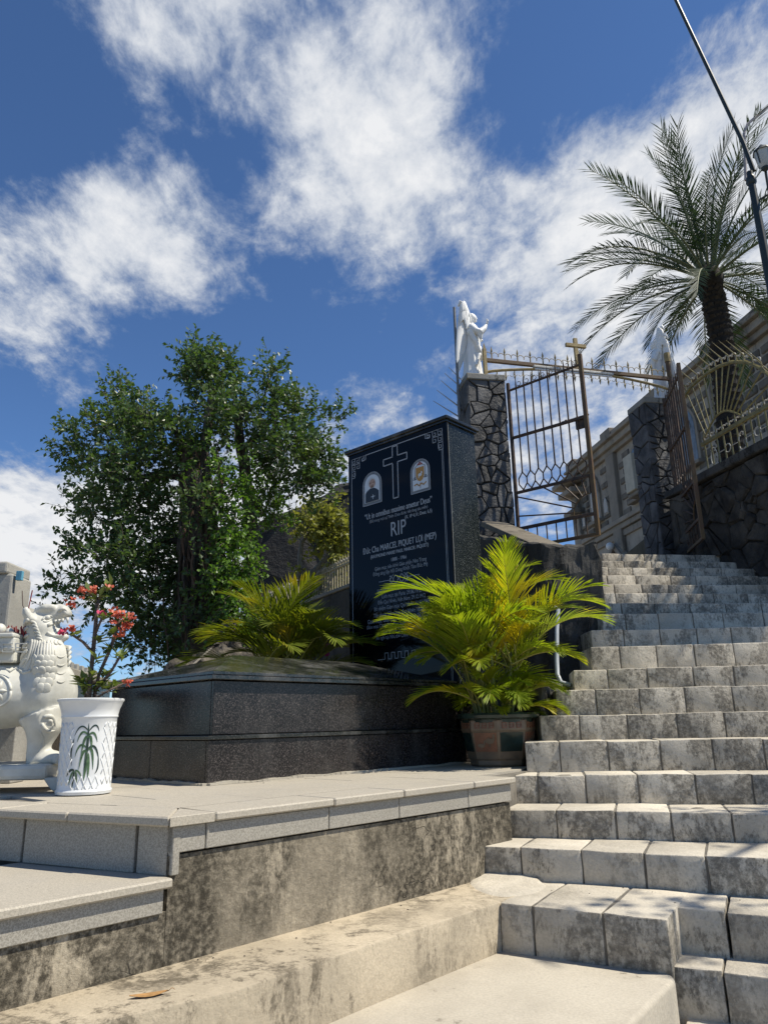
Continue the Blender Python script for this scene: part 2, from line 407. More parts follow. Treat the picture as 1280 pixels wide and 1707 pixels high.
M_goldrust = simple('rusting_gold_paint', (.21, .14, .055), .58, .4, 9, .3, 60, col2=(.10, .055, .032), spec=.4)
M_silver = simple('pale_scroll_paint', (.52, .48, .40), .42, .15, 20, .15, 60, spec=.6)
M_white = simple('white_statue_paint', (.78, .78, .76), .5, .05, 6, .08, 40)
M_marble = simple('cream_white_marble', (.50, .49, .425), .5, .12, 5, .10, 50, col2=(.64, .63, .56))
M_marbledirt = simple('grooved_marble', (.27, .28, .25), .7, .15, 12, .05, 50)
# ------------------------------------------------------------------ ground
gm = simple('bare_earth', (.16, .14, .10), .95, .3, 1.2, .4, 20)
tag(MB().add([(-1500, -1500, -1.2), (1500, -1500, -1.2), (1500, 1500, -1.2), (-1500, 1500, -1.2)], [(0, 1, 2, 3)]).build('ground', gm), kind='structure')

# ------------------------------------------------------------------ stairs
ZP = .69                                                   # memorial platform level
stairs = tag(bpy.data.objects.new('stairs', None), kind='structure'); COL.objects.link(stairs)
stairs['label'] = 'worn pale concrete staircase climbing to the gate'
# left end of each nosing in the photo, run along the flight, facing, measured joints
ST = [(833, 1505, 3.62, 30, [886, 1001, 1104]), (788, 1409, 4.13, 24, [868, 969, 1073, 1176]), (821, 1350, 4.45, 18, [928, 1027, 1120, 1221]),
      (855, 1293, 4.77, 12, [897, 977, 1065, 1161, 1256]), (875, 1238, 5.09, 11, [934, 1014, 1102, 1190, 1276]), (900, 1194, 5.41, 6, [967, 1047, 1130, 1210]),
      (926, 1151, 5.73, 5, [994, 1067, 1143, 1223]), (955, 1118, 6.05, 9, [1014, 1080, 1157, 1225]), (984, 1079, 6.37, 3, [1034, 1095, 1159, 1225]),
      (985, 1051, 6.69, 1, [1040, 1101, 1162, 1220]), (1003, 1023, 7.01, -6, [1043, 1098, 1156, 1206]), (1003, 1006, 7.33, -7, [1036, 1091, 1150, 1210]),
      (1003, 989, 7.65, -8, [1026, 1080, 1130, 1190]), (1003, 974, 7.97, -8, [1024, 1070, 1114, 1170]), (1003, 959, 8.29, -8, [1012, 1060, 1118, 1160]),
      (1003, 946, 8.61, -8, [1014, 1054, 1094, 1150]), (1003, 935, 8.93, -8, [1040, 1086, 1130]), (1003, 923, 9.25, -9, [1036, 1074, 1110])]
STEP = []
for x, y, s, a, js in ST:
    p = onpl(x, y, az(24) * s, az(24)); STEP.append((p, a, js))
rs = random.Random(5)
def step_block(p0, a, l0, l1, z0, z1, depth, seed, back_a=None):
    u = az(a + 90); d = az(a)
    c = p0 + u * (l0 + l1) / 2 + d * depth / 2; c.z = (z0 + z1) / 2
    mb = MB().box(c, (l1 - l0, depth, z1 - z0), (u, d, UP))
    me = mb.mesh('stair_block', M_step, bevel=.007, seg=2, smooth='auto')
    rough_mesh(me, .006, 11, seed, 1)
    return link('stair_block', me, stairs)
core = MB()
for k, (p, a, js) in enumerate(STEP):
    z1 = p.z; z0 = (STEP[k - 1][0].z if k else 0.0) - .03
    u = az(a + 90); d = az(a)
    nxt = STEP[k + 1][0] if k + 1 < len(STEP) else p + az(-9) * .5
    depth = .56 if k == 0 else .50
    if k + 1 < len(STEP):
        na = STEP[k + 1][1]
    ends = []
    for j in js:
        q = onpl(j, (1500, 1430, 1375, 1318, 1262, 1215, 1170, 1135, 1096, 1064, 1036, 1013, 996, 980, 965, 952, 940, 928)[k], p, d)
        ends.append((q - p).dot(u))
    L = {0: .73}.get(k, 3.3)
    if k >= 9: L = 2.6
    while ends[-1] < L - .5: ends.append(ends[-1] + .385 + rs.uniform(-.02, .02))
    xs = [(-.10 if k in (1, 2) else 0.0)] + [e for e in ends if e > .05] + [L]
    if k == 3: xs = [-.05] + xs[1:]
    if k == 0: xs = [0.0] + [e for e in ends if e < .66] + [.73]
    for i in range(len(xs) - 1):
        g0 = .0045 if i else 0; g1 = .0045 if i < len(xs) - 2 else 0
        if xs[i + 1] - xs[i] < .04: continue
        step_block(p, a, xs[i] + g0, xs[i + 1] - g1, z0, z1 + rs.uniform(-.003, .003), depth, rs.random() * 90)
    # mortar core a little behind the nosings
    c = p + u * ((xs[0] + L) / 2) + d * (.008 + .27); zz1 = z1 - .004
    core.box(Vec((c.x, c.y, (zz1 + z0 - 1.0) / 2)), (L - xs[0] - .03, .54, zz1 - z0 + 1.0), (u, d, UP))
# recessed right part of the first step and the step below it
p1 = STEP[0][0]; a1 = 30; u1 = az(120); d1 = az(30)
c0 = onz(1162, 1523, .2); e0 = (c0 - p1)
l0 = 1.03
for i, (a_, b_) in enumerate(((.72, .92), (.93, 1.33), (1.34, 1.75), (1.76, 2.2))):
    step_block(p1 + d1 * .20, a1 - 4, a_, b_, -.02, .197 - .003 * i, .5, 3.3 + i)
for i, (a_, b_) in enumerate(((-.03, .16), (.168, .60), (.608, 1.02), (1.028, 1.5))):
    step_block(onz(1132, 1613, .02), 26, a_, b_, -.19, .02, .62, 7.1 + i)
for i, (a_, b_) in enumerate(((0, .4), (.41, .85), (.86, 1.3))):
    step_block(onz(1150, 1712, -.16), 26, a_ - .02, b_, -.38, -.16, .62, 9.1 + i)
core.build('mortar_core', M_mortar, stairs)

# lower landing
lp = [onz(1126, 1632, 0), onz(1046, 1712, 0), Vec((.55, 2.3, 0)), Vec((-.9, 1.9, 0)), Vec((-1.6, 2.0, 0)), Vec((-.6, 2.9, 0)), Vec((.3, 3.95, 0)), Vec((.9, 3.72, 0)), Vec((1.15, 3.55, 0))]
lm = MB().prism([Vec((p.x, p.y, -.45)) for p in lp], (0, 0, .45)).mesh('landing', M_land, bevel=.02, seg=3, smooth='auto')
tag(link('landing', lm), 'smooth pale concrete landing below the steps', kind='structure')
tag(MB().box((.2, .6, -.45), (6, 4.5, .14)).build('lower_landing', M_land), kind='structure')

# ------------------------------------------------------------------ concrete ledge (bench) at the wall's foot
lt = [onz(834, 1504, .2), onz(610, 1578, .2), onz(392, 1652, .2), onz(150, 1708, .2), onz(-260, 1800, .2)]
WA = 43.0; wd = az(WA); wn_ = az(WA + 90)
W0 = onz(272, 1613, .2); W0.z = 0
def wall(s, off=0.0, z=0.0): return W0 + wd * s + wn_ * off + UP * z
back = [wall(-1.9, -.05, .2), wall(1.95, -.05, .2)]
poly = [Vec((p.x, p.y, -.4)) for p in ([lt[0] + wd * .25] + lt + back)]
lme = MB().prism(poly, (0, 0, .6)).mesh('concrete_ledge', M_ledge, bevel=.010, seg=2, smooth='auto')
rough_mesh(lme, .006, 6, 4.0, 0)
tag(link('concrete_ledge', lme), 'low tan concrete ledge running along the foot of the stained retaining wall', 'ledge')
# mortar fillet where the ledge meets the steps
fm = MB(); ctl = [(776, 1474), (790, 1452), (830, 1450), (868, 1455), (900, 1467), (918, 1480), (895, 1491), (862, 1497), (834, 1498), (800, 1490)]
nf = 40; out_ = []
for i in range(nf):
    t = i / nf * len(ctl); k = int(t); f = t - k; P = [ctl[(k + j - 1) % len(ctl)] for j in range(4)]
    cr_ = [.5 * ((2 * P[1][c]) + (-P[0][c] + P[2][c]) * f + (2 * P[0][c] - 5 * P[1][c] + 4 * P[2][c] - P[3][c]) * f * f + (-P[0][c] + 3 * P[1][c] - 3 * P[2][c] + P[3][c]) * f ** 3) for c in (0, 1)]
    out_.append(onz(cr_[0], cr_[1], .203))
cen = sum(out_, Vec()) / nf; vs = [p - UP * .02 for p in out_]; R_ = 6
for r in range(1, R_ + 1):
    for i, p in enumerate(out_):
        q = p.lerp(cen, r / R_); bk_ = max(0, (p - cen).dot(az(24))) * (1 - r / R_)
        vs.append(q + UP * (.014 * (1 - (1 - r / R_) ** 2) + .11 * bk_ * (r > 0) + .004 * mnoise.noise(q * 18)))
fm.add(vs, [(r * nf + i, r * nf + (i + 1) % nf, (r + 1) * nf + (i + 1) % nf, (r + 1) * nf + i) for r in range(R_) for i in range(nf)])
fm.build('mortar_fillet', M_step, stairs, smooth=True)

# ------------------------------------------------------------------ retaining wall
rw = thing('retaining_wall', 'mould-stained plaster retaining wall with a granite band and coping below the black tomb', 'wall', wall(0, 0, .2))
SEND = 2.17                                                  # wall length to the stairs
LA = -63.0; ld = az(LA); ln = az(LA - 90)                     # left return of the platform
mb = MB().box(wall(SEND / 2, -.10, .375), (SEND, .20, .36), (wd, wn_, UP)); 
pm = mb.mesh('plaster_face', M_plaster); link('plaster_face', pm, rw)
# lower part running on to the left
MB().box(wall(-.95 - .002, -.10, .285), (1.9, .20, .18), (wd, wn_, UP)).build('plaster_face', M_plaster, rw)
def slab(name, a, b, z0, z1, off, th, mat, parent, d=wd, n=wn_, o=None, gap=.002, bevel=.003):
    o = o if o is not None else W0
    c = o + d * (a + b) / 2 + n * (off - th / 2); c.z = (z0 + z1) / 2
    return MB().box(c, (b - a - gap * 2, th, z1 - z0), (d, n, UP)).build(name, mat, parent, bevel=bevel, seg=1)
cut = [0, .14, .75, 1.02, 1.24, 1.62, 1.75, SEND]
jx = [(onpl(x, 1390, W0, wn_) - W0).dot(wd) for x in (340, 545, 663, 780)]
cut = [0.0] + jx + [SEND]
for i in range(len(cut) - 1): slab('granite_band', cut[i], cut[i + 1], .563, ZP - .036, .014, .06, M_granite, rw)
slab('corner_strip', -.0, .035, .49, ZP - .036, .0165, .03, M_granite, rw)
jl = [(onpl(x, 1500, W0, wn_) - W0).dot(wd) for x in (240,)]
for a, b in ((-1.9, -1.2), (-1.2, -.62), (-.62, -.02)): slab('granite_band', a, b, .373, .455, .014, .06, M_granite, rw)
# coping stones
cj = [(onpl(x, 1350, W0, wn_) - W0).dot(wd) for x in (350, 548, 665, 783)]
cc = [0.0] + cj + [SEND + .02]
def meet(o1):
    "corner of the two coping lines at offset o1 outward"
    a = W0 + wn_ * o1; b = W0 + ln * o1; den = wd.x * ld.y - wd.y * ld.x
    t = ((b.x - a.x) * ld.y - (b.y - a.y) * ld.x) / den; return a + wd * t
CO, CI = meet(.04), meet(-.22)
def flat(name, pts, z0, z1, mat, parent, bevel=.006): return MB().prism([Vec((p.x, p.y, z0)) for p in pts], (0, 0, z1 - z0)).build(name, mat, parent, bevel=bevel, seg=1)
flat('coping_stone', [CO, wall(cc[1] - .002, .04), wall(cc[1] - .002, -.22), CI + wd * .004], ZP - .034, ZP + .0005, M_pave, rw)
for i in range(1, len(cc) - 1):
    slab('coping_stone', cc[i], cc[i + 1], ZP - .034 + rs.uniform(-.002, .002), ZP + rs.uniform(-.001, .002), .04, .26, M_pave, rw, bevel=.006)
for a, b in ((-1.95, -1.3), (-1.3, -.7), (-.7, .0)):
    slab('coping_stone', a, b, .455, .487, .04, .40, M_pave, rw, bevel=.006)
# left return face (in its own shade) with granite facing
LO = Vec((W0.x, W0.y, 0)) + ln * .0
for a, b in ((.0, .16), (.16, .78), (.78, 1.4), (1.4, 2.0), (2.0, 2.6), (2.6, 3.2), (3.2, 3.8)): slab('granite_facing', a + .012, b, .487, ZP - .036, .0, .05, M_granite, rw, d=ld, n=ln, o=LO)
q = [0.0, .50, .92, 1.5, 2.1, 2.7, 3.3, 3.9]
flat('coping_stone', [CO + ld * .004, CI + ld * .004, W0 + ld * .498 - ln * .22, W0 + ld * .498 + ln * .04], ZP - .034, ZP + .0008, M_pave, rw)
for i in range(1, 7): slab('coping_stone', q[i], q[i + 1], ZP - .034, ZP + rs.uniform(-.001, .002), .04, .26, M_pave, rw, d=ld, n=ln, o=LO, bevel=.006)

# ------------------------------------------------------------------ platform
pl = [wall(.02, -.06), wall(SEND + .0, -.06), Vec((.86, 5.05, 0)), Vec((1.2, 5.8, 0)), Vec((1.55, 7.2, 0)), Vec((1.3, 9.3, 0)), Vec((-6, 9.3, 0)), W0 + ld * 5.0 - ln * .06]
plat = MB().prism([Vec((p.x, p.y, -1.1)) for p in pl], (0, 0, ZP - .012 + 1.1)).build('platform', M_mortar); tag(plat, 'granite paved memorial platform', kind='structure')
low = [wall(-1.9, -.05), wall(-.01, -.05), W0 + ld * 3.9 + ln * .03, Vec((-4.6, 3.4, 0))]
MB().prism([Vec((p.x, p.y, -1.1)) for p in low], (0, 0, .47 + 1.1)).build('lower_terrace', M_mortar, plat)
for i in range(4):
    for j in range(3):
        o = wall(-1.9 + i * .48, -.37 - j * .42, .458)
        MB().box(o + wd * .24 - wn_ * .2 + UP * .0135, (.474, .414, .027), (wd, wn_, UP)).build('paving_slab', M_pave, plat, bevel=.003, seg=1) if j < 3 - i * .7 else None
def inside(x, y, poly):
    r = False; n = len(poly)
    for i in range(n):
        a, b = poly[i], poly[(i + 1) % n]
        if (a.y > y) != (b.y > y) and x < (b.x - a.x) * (y - a.y) / (b.y - a.y) + a.x: r = not r
    return r
inner = [CI, wall(SEND - .02, -.22), Vec((.84, 5.1, 0)), Vec((1.15, 5.8, 0)), Vec((1.15, 7.0, 0)), Vec((-5.2, 7.6, 0)), W0 + ld * 4.5 - ln * .22]
for i in range(-5, 9):
    for j in range(-1, 13):
        o = W0 + wd * (i * .62 + (.31 if j % 2 else 0)) - wn_ * (.22 + j * .42)
        c = o + wd * .31 - wn_ * .21
        cor = [c + wd * a - wn_ * b for a in (-.309, .309) for b in (-.209, .209)]
        if all(inside(q.x, q.y, inner) for q in cor): pass
        elif not inside(c.x, c.y, inner): continue
        poly = [(q.x, q.y) for q in (cor[0], cor[1], cor[3], cor[2])]
        n_ = len(inner)
        ar = sum(inner[k].x * inner[(k + 1) % n_].y - inner[(k + 1) % n_].x * inner[k].y for k in range(n_))
        for k in range(n_):
            a, b = inner[k], inner[(k + 1) % n_]; e = b - a
            nn = (e.y, -e.x) if ar > 0 else (-e.y, e.x)
            if len(poly) >= 3: poly = vclip(poly, (a.x, a.y), nn)
        if len(poly) < 3: continue
        MB().prism([Vec((x, y, ZP - .03)) for x, y in poly], (0, 0, .03 + rs.uniform(-.0015, .001))).build('paving_slab', M_pave, plat, merge=True)

# ------------------------------------------------------------------ black tomb
TA = 43.0; td = az(TA); tw = az(TA - 90)
A0 = onz(345, 1310, ZP); A0.z = 0
def T(s, w, z): return A0 + td * s + tw * w + UP * z
TL, TW = 2.36, 1.34
tomb = thing('tomb', 'low black speckled granite tomb of two tiers with a hipped lid', 'tomb', T(TL / 2, TW / 2, ZP))
def tbox(name, s0, s1, w0, w1, z0, z1, mat, bevel=.004):
    return MB().box(T((s0 + s1) / 2, (w0 + w1) / 2, (z0 + z1) / 2), (s1 - s0, w1 - w0, z1 - z0), (td, tw, UP)).build(name, mat, tomb, bevel=bevel, seg=2)
tbox('core', .03, TL - .05, .03, TW - .03, ZP, .94, M_mortar, 0); tbox('core', .09, TL - .06, .09, TW - .06, .95, 1.26, M_mortar, 0)
for a, b in ((.0, 1.28), (1.283, TL)): tbox('panel', a, b, 0, .025, ZP + .003, .928, M_tomb)
for a, b in ((.027, .62), (.623, TW)): tbox('panel', 0, .025, a, b, ZP + .003, .928, M_tomb)
tbox('panel', TL - .025, TL, .03, TW, ZP + .003, .928, M_tomb); tbox('panel', .03, TL - .03, TW - .025, TW, ZP + .003, .928, M_tomb)
tbox('tier_ledge', -.016, TL + .01, -.016, TW + .016, .931, .953, M_tombtop, .003)
tbox('panel', .06, TL - .02, .06, .085, .956, 1.262, M_tomb); tbox('panel', .06, .085, .087, TW - .05, .956, 1.262, M_tomb)
tbox('panel', TL - .045, TL - .02, .09, TW - .05, .956, 1.262, M_tomb)
lid = MB(); z0 = 1.266; z1 = 1.292; o = -.018
e = [T(-o, -o, z0), T(TL + o, -o, z0), T(TL + o, TW + o, z0), T(-o, TW + o, z0)]
e2 = [p + UP * (z1 - z0) for p in e]
r1 = T(.62, TW / 2, 1.46); r2 = T(TL - .62, TW / 2, 1.46)
lid.add(e + e2, [(3, 2, 1, 0), (0, 1, 5, 4), (1, 2, 6, 5), (2, 3, 7, 6), (3, 0, 4, 7), (4, 5, 6, 7)]).build('lid_edge', M_tombtop, tomb, bevel=.004)
def lidp(ps):
    ps = [p + UP * .003 for p in ps]
    MB().prism(ps, (0, 0, .018)).build('lid_slab', M_tombtop, tomb, bevel=.002, seg=1)
e3 = [T(0.034, 0.034, z1), T(TL - .034, 0.034, z1), T(TL - .034, TW - .034, z1), T(0.034, TW - .034, z1)]
lidp([e3[0], e3[1], r2, r1]); lidp([e3[1], e3[2], r2]); lidp([e3[2], e3[3], r1, r2]); lidp([e3[3], e3[0], r1])
# crumbling cement line around the foot
cm = MB(); n = 60
for i in range(n):
    for side in (0, 1):
        Lh = TL if side == 0 else TW
        s0_ = Lh * i / n; s1_ = Lh * (i + 1) / n
        h = .012 + .012 * mnoise.noise(Vec((i * .21, side * 9, 0))); w = .03 + .022 * mnoise.noise(Vec((i * .17, side * 5, 4)))
        if side == 0: cm.box(T((s0_ + s1_) / 2, -w / 2, ZP + h / 2), (s1_ - s0_, w, h), (td, tw, UP))
        else: cm.box(T(-w / 2, (s0_ + s1_) / 2, ZP + h / 2), (w, s1_ - s0_, h), (td, tw, UP))
cm.build('cement_joint', M_land, tomb)

# ------------------------------------------------------------------ black stele
SD = 2.40                                                   # distance of its face along the tomb's axis
sp = T(SD, 0, 0)
def fa(x, y):
    p = onpl(x, y, sp, td); return ((p - A0).dot(tw), p.z)
wR = fa(752, 900)[0]; wL = fa(582, 920)[0]; SW = wL - wR
ztop = 3.64
stele = thing('stele', 'tall black polished memorial stele with silver inscriptions at the head of the tomb', 'memorial', T(SD + .22, (wR + wL) / 2, ZP))
def sbox(name, s0, s1, w0, w1, z0, z1, mat, parent=None, bevel=.003):
    return MB().box(T((s0 + s1) / 2, (w0 + w1) / 2, (z0 + z1) / 2), (s1 - s0, w1 - w0, z1 - z0), (td, tw, UP)).build(name, mat, parent or stele, bevel=bevel, seg=2)
sbox('body', SD + .022, SD + .43, wR + .004, wL - .004, ZP, ztop - .05, M_steleside)
sbox('face_slab', SD, SD + .02, wR - .002, wL + .002, ZP, ztop - .05, M_stele, bevel=.0025)
sbox('edge_strip', SD + .0215, SD + .026, wR - .004, wR + .01, ZP, ztop - .05, simple('pale_joint', (.22, .22, .21), .8, .2, 30, .1), bevel=0)
sbox('plinth', SD - .0, SD + .46, wR - .03, wL + .03, ZP + .002, 1.12, M_tomb)
sbox('cap_fillet', SD - .012, SD + .445, wR - .014, wL + .014, ztop - .05, ztop - .03, M_tombtop)
sbox('cap', SD - .03, SD + .465, wR - .032, wL + .032, ztop - .03, ztop + .004, M_tombtop, bevel=.008)
# everything cut into the face is placed in face coordinates: h from its left edge, z up
FN = -td
def FP(h, z, lift=.0015): return T(SD, wL - h, z) + FN * lift
def pxf(x, y):
    w, z = fa(x, y); return wL - w, z
def stroke(mb, pts, w, closed=False, lift=.0015, th=.0012):
    n = len(pts)
    for i in range(n if closed else n - 1):
        a = Vec(pts[i]).to_2d() if len(pts[i]) > 2 else Vec(pts[i]); b = Vec(pts[(i + 1) % n])
        d = (b - a)
        if d.length < 1e-6: continue
        d.normalize(); p = Vec((-d.y, d.x)) * w / 2; a = a - d * w / 2; b = b + d * w / 2
        q = [a + p, a - p, b - p, b + p]
        mb.prism([FP(k.x, k.y, lift - th) for k in q], FN * th)
    return mb
def facemesh(mb, polys, lift=.0015, th=.0012):
    for q in polys: mb.prism([FP(a, b, lift - th) for a, b in q], FN * th)
    return mb
# border
bd = MB(); m = .045; hT = ztop - .05 - .05; zB = 1.2; g_ = .20
hl, hr = m, SW - m
stroke(bd, [(hl + g_, hT), (hr - g_, hT)], .008)
stroke(bd, [(hl, hT - g_), (hl, zB)], .007); stroke(bd, [(hr, hT - g_), (hr, zB)], .004); stroke(bd, [(hr - .014, hT - g_), (hr - .014, zB)], .004)
bd.build('border', M_engrave, stele)
def key(sx, ox):
    mb = MB(); k = .028
    def P(pts): return [(ox + sx * a * k, hT - b * k) for a, b in pts]
    for dx, dy in ((0, 0), (2.2, 0), (0, 2.2), (4.6, 0), (0, 4.6), (2.2, 2.2)):
        stroke(mb, P([(dx, dy), (dx + 1.8, dy), (dx + 1.8, dy + 1.8), (dx + .6, dy + 1.8), (dx + .6, dy + .8), (dx + 1.1, dy + .8)]), .006)
    stroke(mb, P([(0, 0), (5, 0)]), .005); stroke(mb, P([(0, 0), (0, 5)]), .005)
    stroke(mb, P([(5, 0), (7.1, 0), (7.1, 1.6), (5.4, 1.6), (5.4, .7), (6.4, .7)]), .006); stroke(mb, P([(0, 5), (0, 7.1), (1.6, 7.1), (1.6, 5.4), (.7, 5.4), (.7, 6.4)]), .006)
    return mb
key(1, hl).build('corner_fret', M_engrave, stele); key(-1, hr).build('corner_fret', M_engrave, stele)
# outlined cross
cx0 = [pxf(654, 745), pxf(662, 742), pxf(663, 758.5), pxf(678, 754.5), pxf(679, 763), pxf(664, 767.5), pxf(666, 828), pxf(657, 830.5), pxf(655, 769.5), pxf(641, 773.5), pxf(640, 765), pxf(654.5, 761)]
h0 = (cx0[0][0] + cx0[1][0]) / 2; zt = (cx0[0][1] + cx0[1][1]) / 2; zb = (cx0[6][1] + cx0[7][1]) / 2; za = cx0[3][1] * .5 + cx0[4][1] * .5
cw = .032; ca = .15; zt2 = zt; zc1 = za + cw; zc0 = za - cw
hc = pxf(659, 790)[0]
stroke(MB(), [(hc - cw, zt), (hc + cw, zt), (hc + cw, zc1), (hc + ca, zc1), (hc + ca, zc0), (hc + cw, zc0), (hc + cw, zb), (hc - cw, zb), (hc - cw, zc0), (hc - ca, zc0), (hc - ca, zc1), (hc - cw, zc1)], .010, True).build('cross', M_engrave, stele)
# arched plaques
def arch(hm, zb, w, ht, n=10):
    r = w / 2; return [(hm - r, zb), (hm + r, zb)] + [(hm + r * cos(pi * i / n), zb + ht - r + r * sin(pi * i / n)) for i in range(n + 1)]
M_enam = simple('white_enamel', (.60, .63, .66), .3, .03, 8, 0)
M_cloth = simple('print_black', (.012, .012, .016), .4, .1, 8, 0); M_skin = simple('print_skin', (.42, .27, .20), .5, .2, 60, 0); M_hair = simple('print_grey', (.5, .5, .5), .5, .1, 40, 0)
M_ochre = simple('print_ochre', (.42, .22, .05), .5, .15, 60, 0); M_redp = simple('print_red', (.30, .06, .04), .5, .1, 40, 0)
M_frameg = simple('plaque_frame_grey', (.16, .17, .185), .6, .4, 130, 0)
for kind, bl, br, tp in (('portrait', (606, 845), (637, 836), (621, 787)), ('crest', (686, 824), (718, 816), (702, 765))):
    a = pxf(*bl); b = pxf(*br); t = pxf(*tp); hm = (a[0] + b[0]) / 2; zb_ = (a[1] + b[1]) / 2; w = b[0] - a[0]; ht = t[1] - zb_
    fr = facemesh(MB(), [arch(hm, zb_, w, ht)], .004, .004).build('plaque_frame', M_frameg, stele)
    stroke(MB(), arch(hm, zb_, w, ht), .006, True, .0055).build('plaque_border', M_engrave, fr)
    iw = w * .80; zi = zb_ + w * .10; ih = ht - w * .2
    pq = facemesh(MB(), [arch(hm, zi, iw, ih)], .0062, .002).build('plaque_panel', M_enam, stele)
    L1 = .0074; L2 = .0086
    def ellp(ch, cz, rx, rz, n=14): return [(ch + rx * cos(2 * pi * i / n), cz + rz * sin(2 * pi * i / n)) for i in range(n)]
    if kind == 'portrait':
        pq['label'] = 'enamel portrait of a white-haired man in a black cassock'
        facemesh(MB(), [[(hm - iw * .45, zi + .002), (hm + iw * .45, zi + .002), (hm + iw * .45, zi + ih * .34), (hm + iw * .30, zi + ih * .43), (hm + iw * .1, zi + ih * .5), (hm - iw * .12, zi + ih * .5), (hm - iw * .36, zi + ih * .42), (hm - iw * .45, zi + ih * .33)]], L1).build('printed_cassock', M_cloth, pq)
        facemesh(MB(), [ellp(hm - .004, zi + ih * .70, iw * .25, ih * .19)], L1).build('printed_hair', M_hair, pq)
        facemesh(MB(), [ellp(hm + .004, zi + ih * .665, iw * .21, ih * .165), [(hm - iw * .1, zi + ih * .5), (hm + iw * .1, zi + ih * .5), (hm + iw * .1, zi + ih * .58), (hm - iw * .1, zi + ih * .58)]], L2).build('printed_face', M_skin, pq)
        M_br = simple('print_brown', (.12, .07, .05), .6, .1, 10, 0)
        for nm_, x0_, x1_, zf, wf in (('printed_eye', -.028, -.008, .695, .006), ('printed_eye', .014, .034, .695, .006), ('printed_mouth', -.006, .02, .60, .004)): stroke(MB(), [(hm + x0_, zi + ih * zf), (hm + x1_, zi + ih * zf)], wf, False, .0095).build(nm_, M_br, pq)
        mm = MB(); stroke(mm, [(hm + .012, zi + ih * .10), (hm + .012, zi + ih * .24)], .006, False, L2); stroke(mm, [(hm - .010, zi + ih * .18), (hm + .034, zi + ih * .18)], .006, False, L2); stroke(MB(), [(hm - .012, zi + ih * .505), (hm + .02, zi + ih * .505)], .008, False, L2).build('printed_collar', M_enam, pq)
        mm.build('printed_cross', M_enam, pq)
    else:
        pq['label'] = 'enamel coat of arms with an ochre shield'
        sw = iw * .27; zc = zi + ih * .58
        facemesh(MB(), [[(hm - sw, zc + sw * 1.2), (hm + sw, zc + sw * 1.2), (hm + sw, zc - sw * .5), (hm + sw * .6, zc - sw * 1.3), (hm, zc - sw * 1.6), (hm - sw * .6, zc - sw * 1.3), (hm - sw, zc - sw * .5)]], L1).build('printed_shield', M_ochre, pq)
        facemesh(MB(), [ellp(hm, zc - sw * .3, sw * .45, sw * .3), ellp(hm + sw * .4, zc + sw * .1, sw * .16, sw * .25), [(hm - sw * .4, zc - sw * .9), (hm - sw * .28, zc - sw * .9), (hm - sw * .2, zc - sw * .4), (hm - sw * .4, zc - sw * .4)]], L2).build('printed_lamb', M_enam, pq)
        mm = MB(); stroke(mm, [(hm - sw * .5, zc + sw * 1.75), (hm, zc + sw * 2.15), (hm + sw * .5, zc + sw * 1.75)], .012, True, L1); mm.build('printed_hat', M_redp, pq)
        M_sl = simple('print_slate', (.10, .11, .13), .6, .1, 10, 0)
        for s_ in (-1, 1):
            mm = MB(); stroke(mm, [(hm + s_ * sw * .5, zc + sw * 1.7), (hm + s_ * sw * 1.25, zc + sw * 1.3), (hm + s_ * sw * 1.3, zc - sw * 1.1)], .005, False, L1)
            for jj in range(3): stroke(mm, [(hm + s_ * sw * 1.3 - .008 * jj, zc - sw * (.35 + .3 * jj)), (hm + s_ * sw * 1.3 + .008 * jj, zc - sw * (.35 + .3 * jj))], .010, False, L1)
            mm.build('printed_tassel', M_sl, pq)
        stroke(MB(), [(hm, zc - sw * 1.9), (hm, zc - sw * 2.9)], .005, False, L1).build('printed_staff', M_sl, pq)
        stroke(MB(), [(hm - sw * 1.35, zc - sw * 2.1), (hm - sw * .8, zc - sw * 1.95), (hm - sw * .3, zc - sw * 2.35), (hm + sw * .3, zc - sw * 2.0), (hm + sw * .8, zc - sw * 2.35), (hm + sw * 1.35, zc - sw * 2.0)], .011, False, L2).build('printed_ribbon', M_ochre, pq)
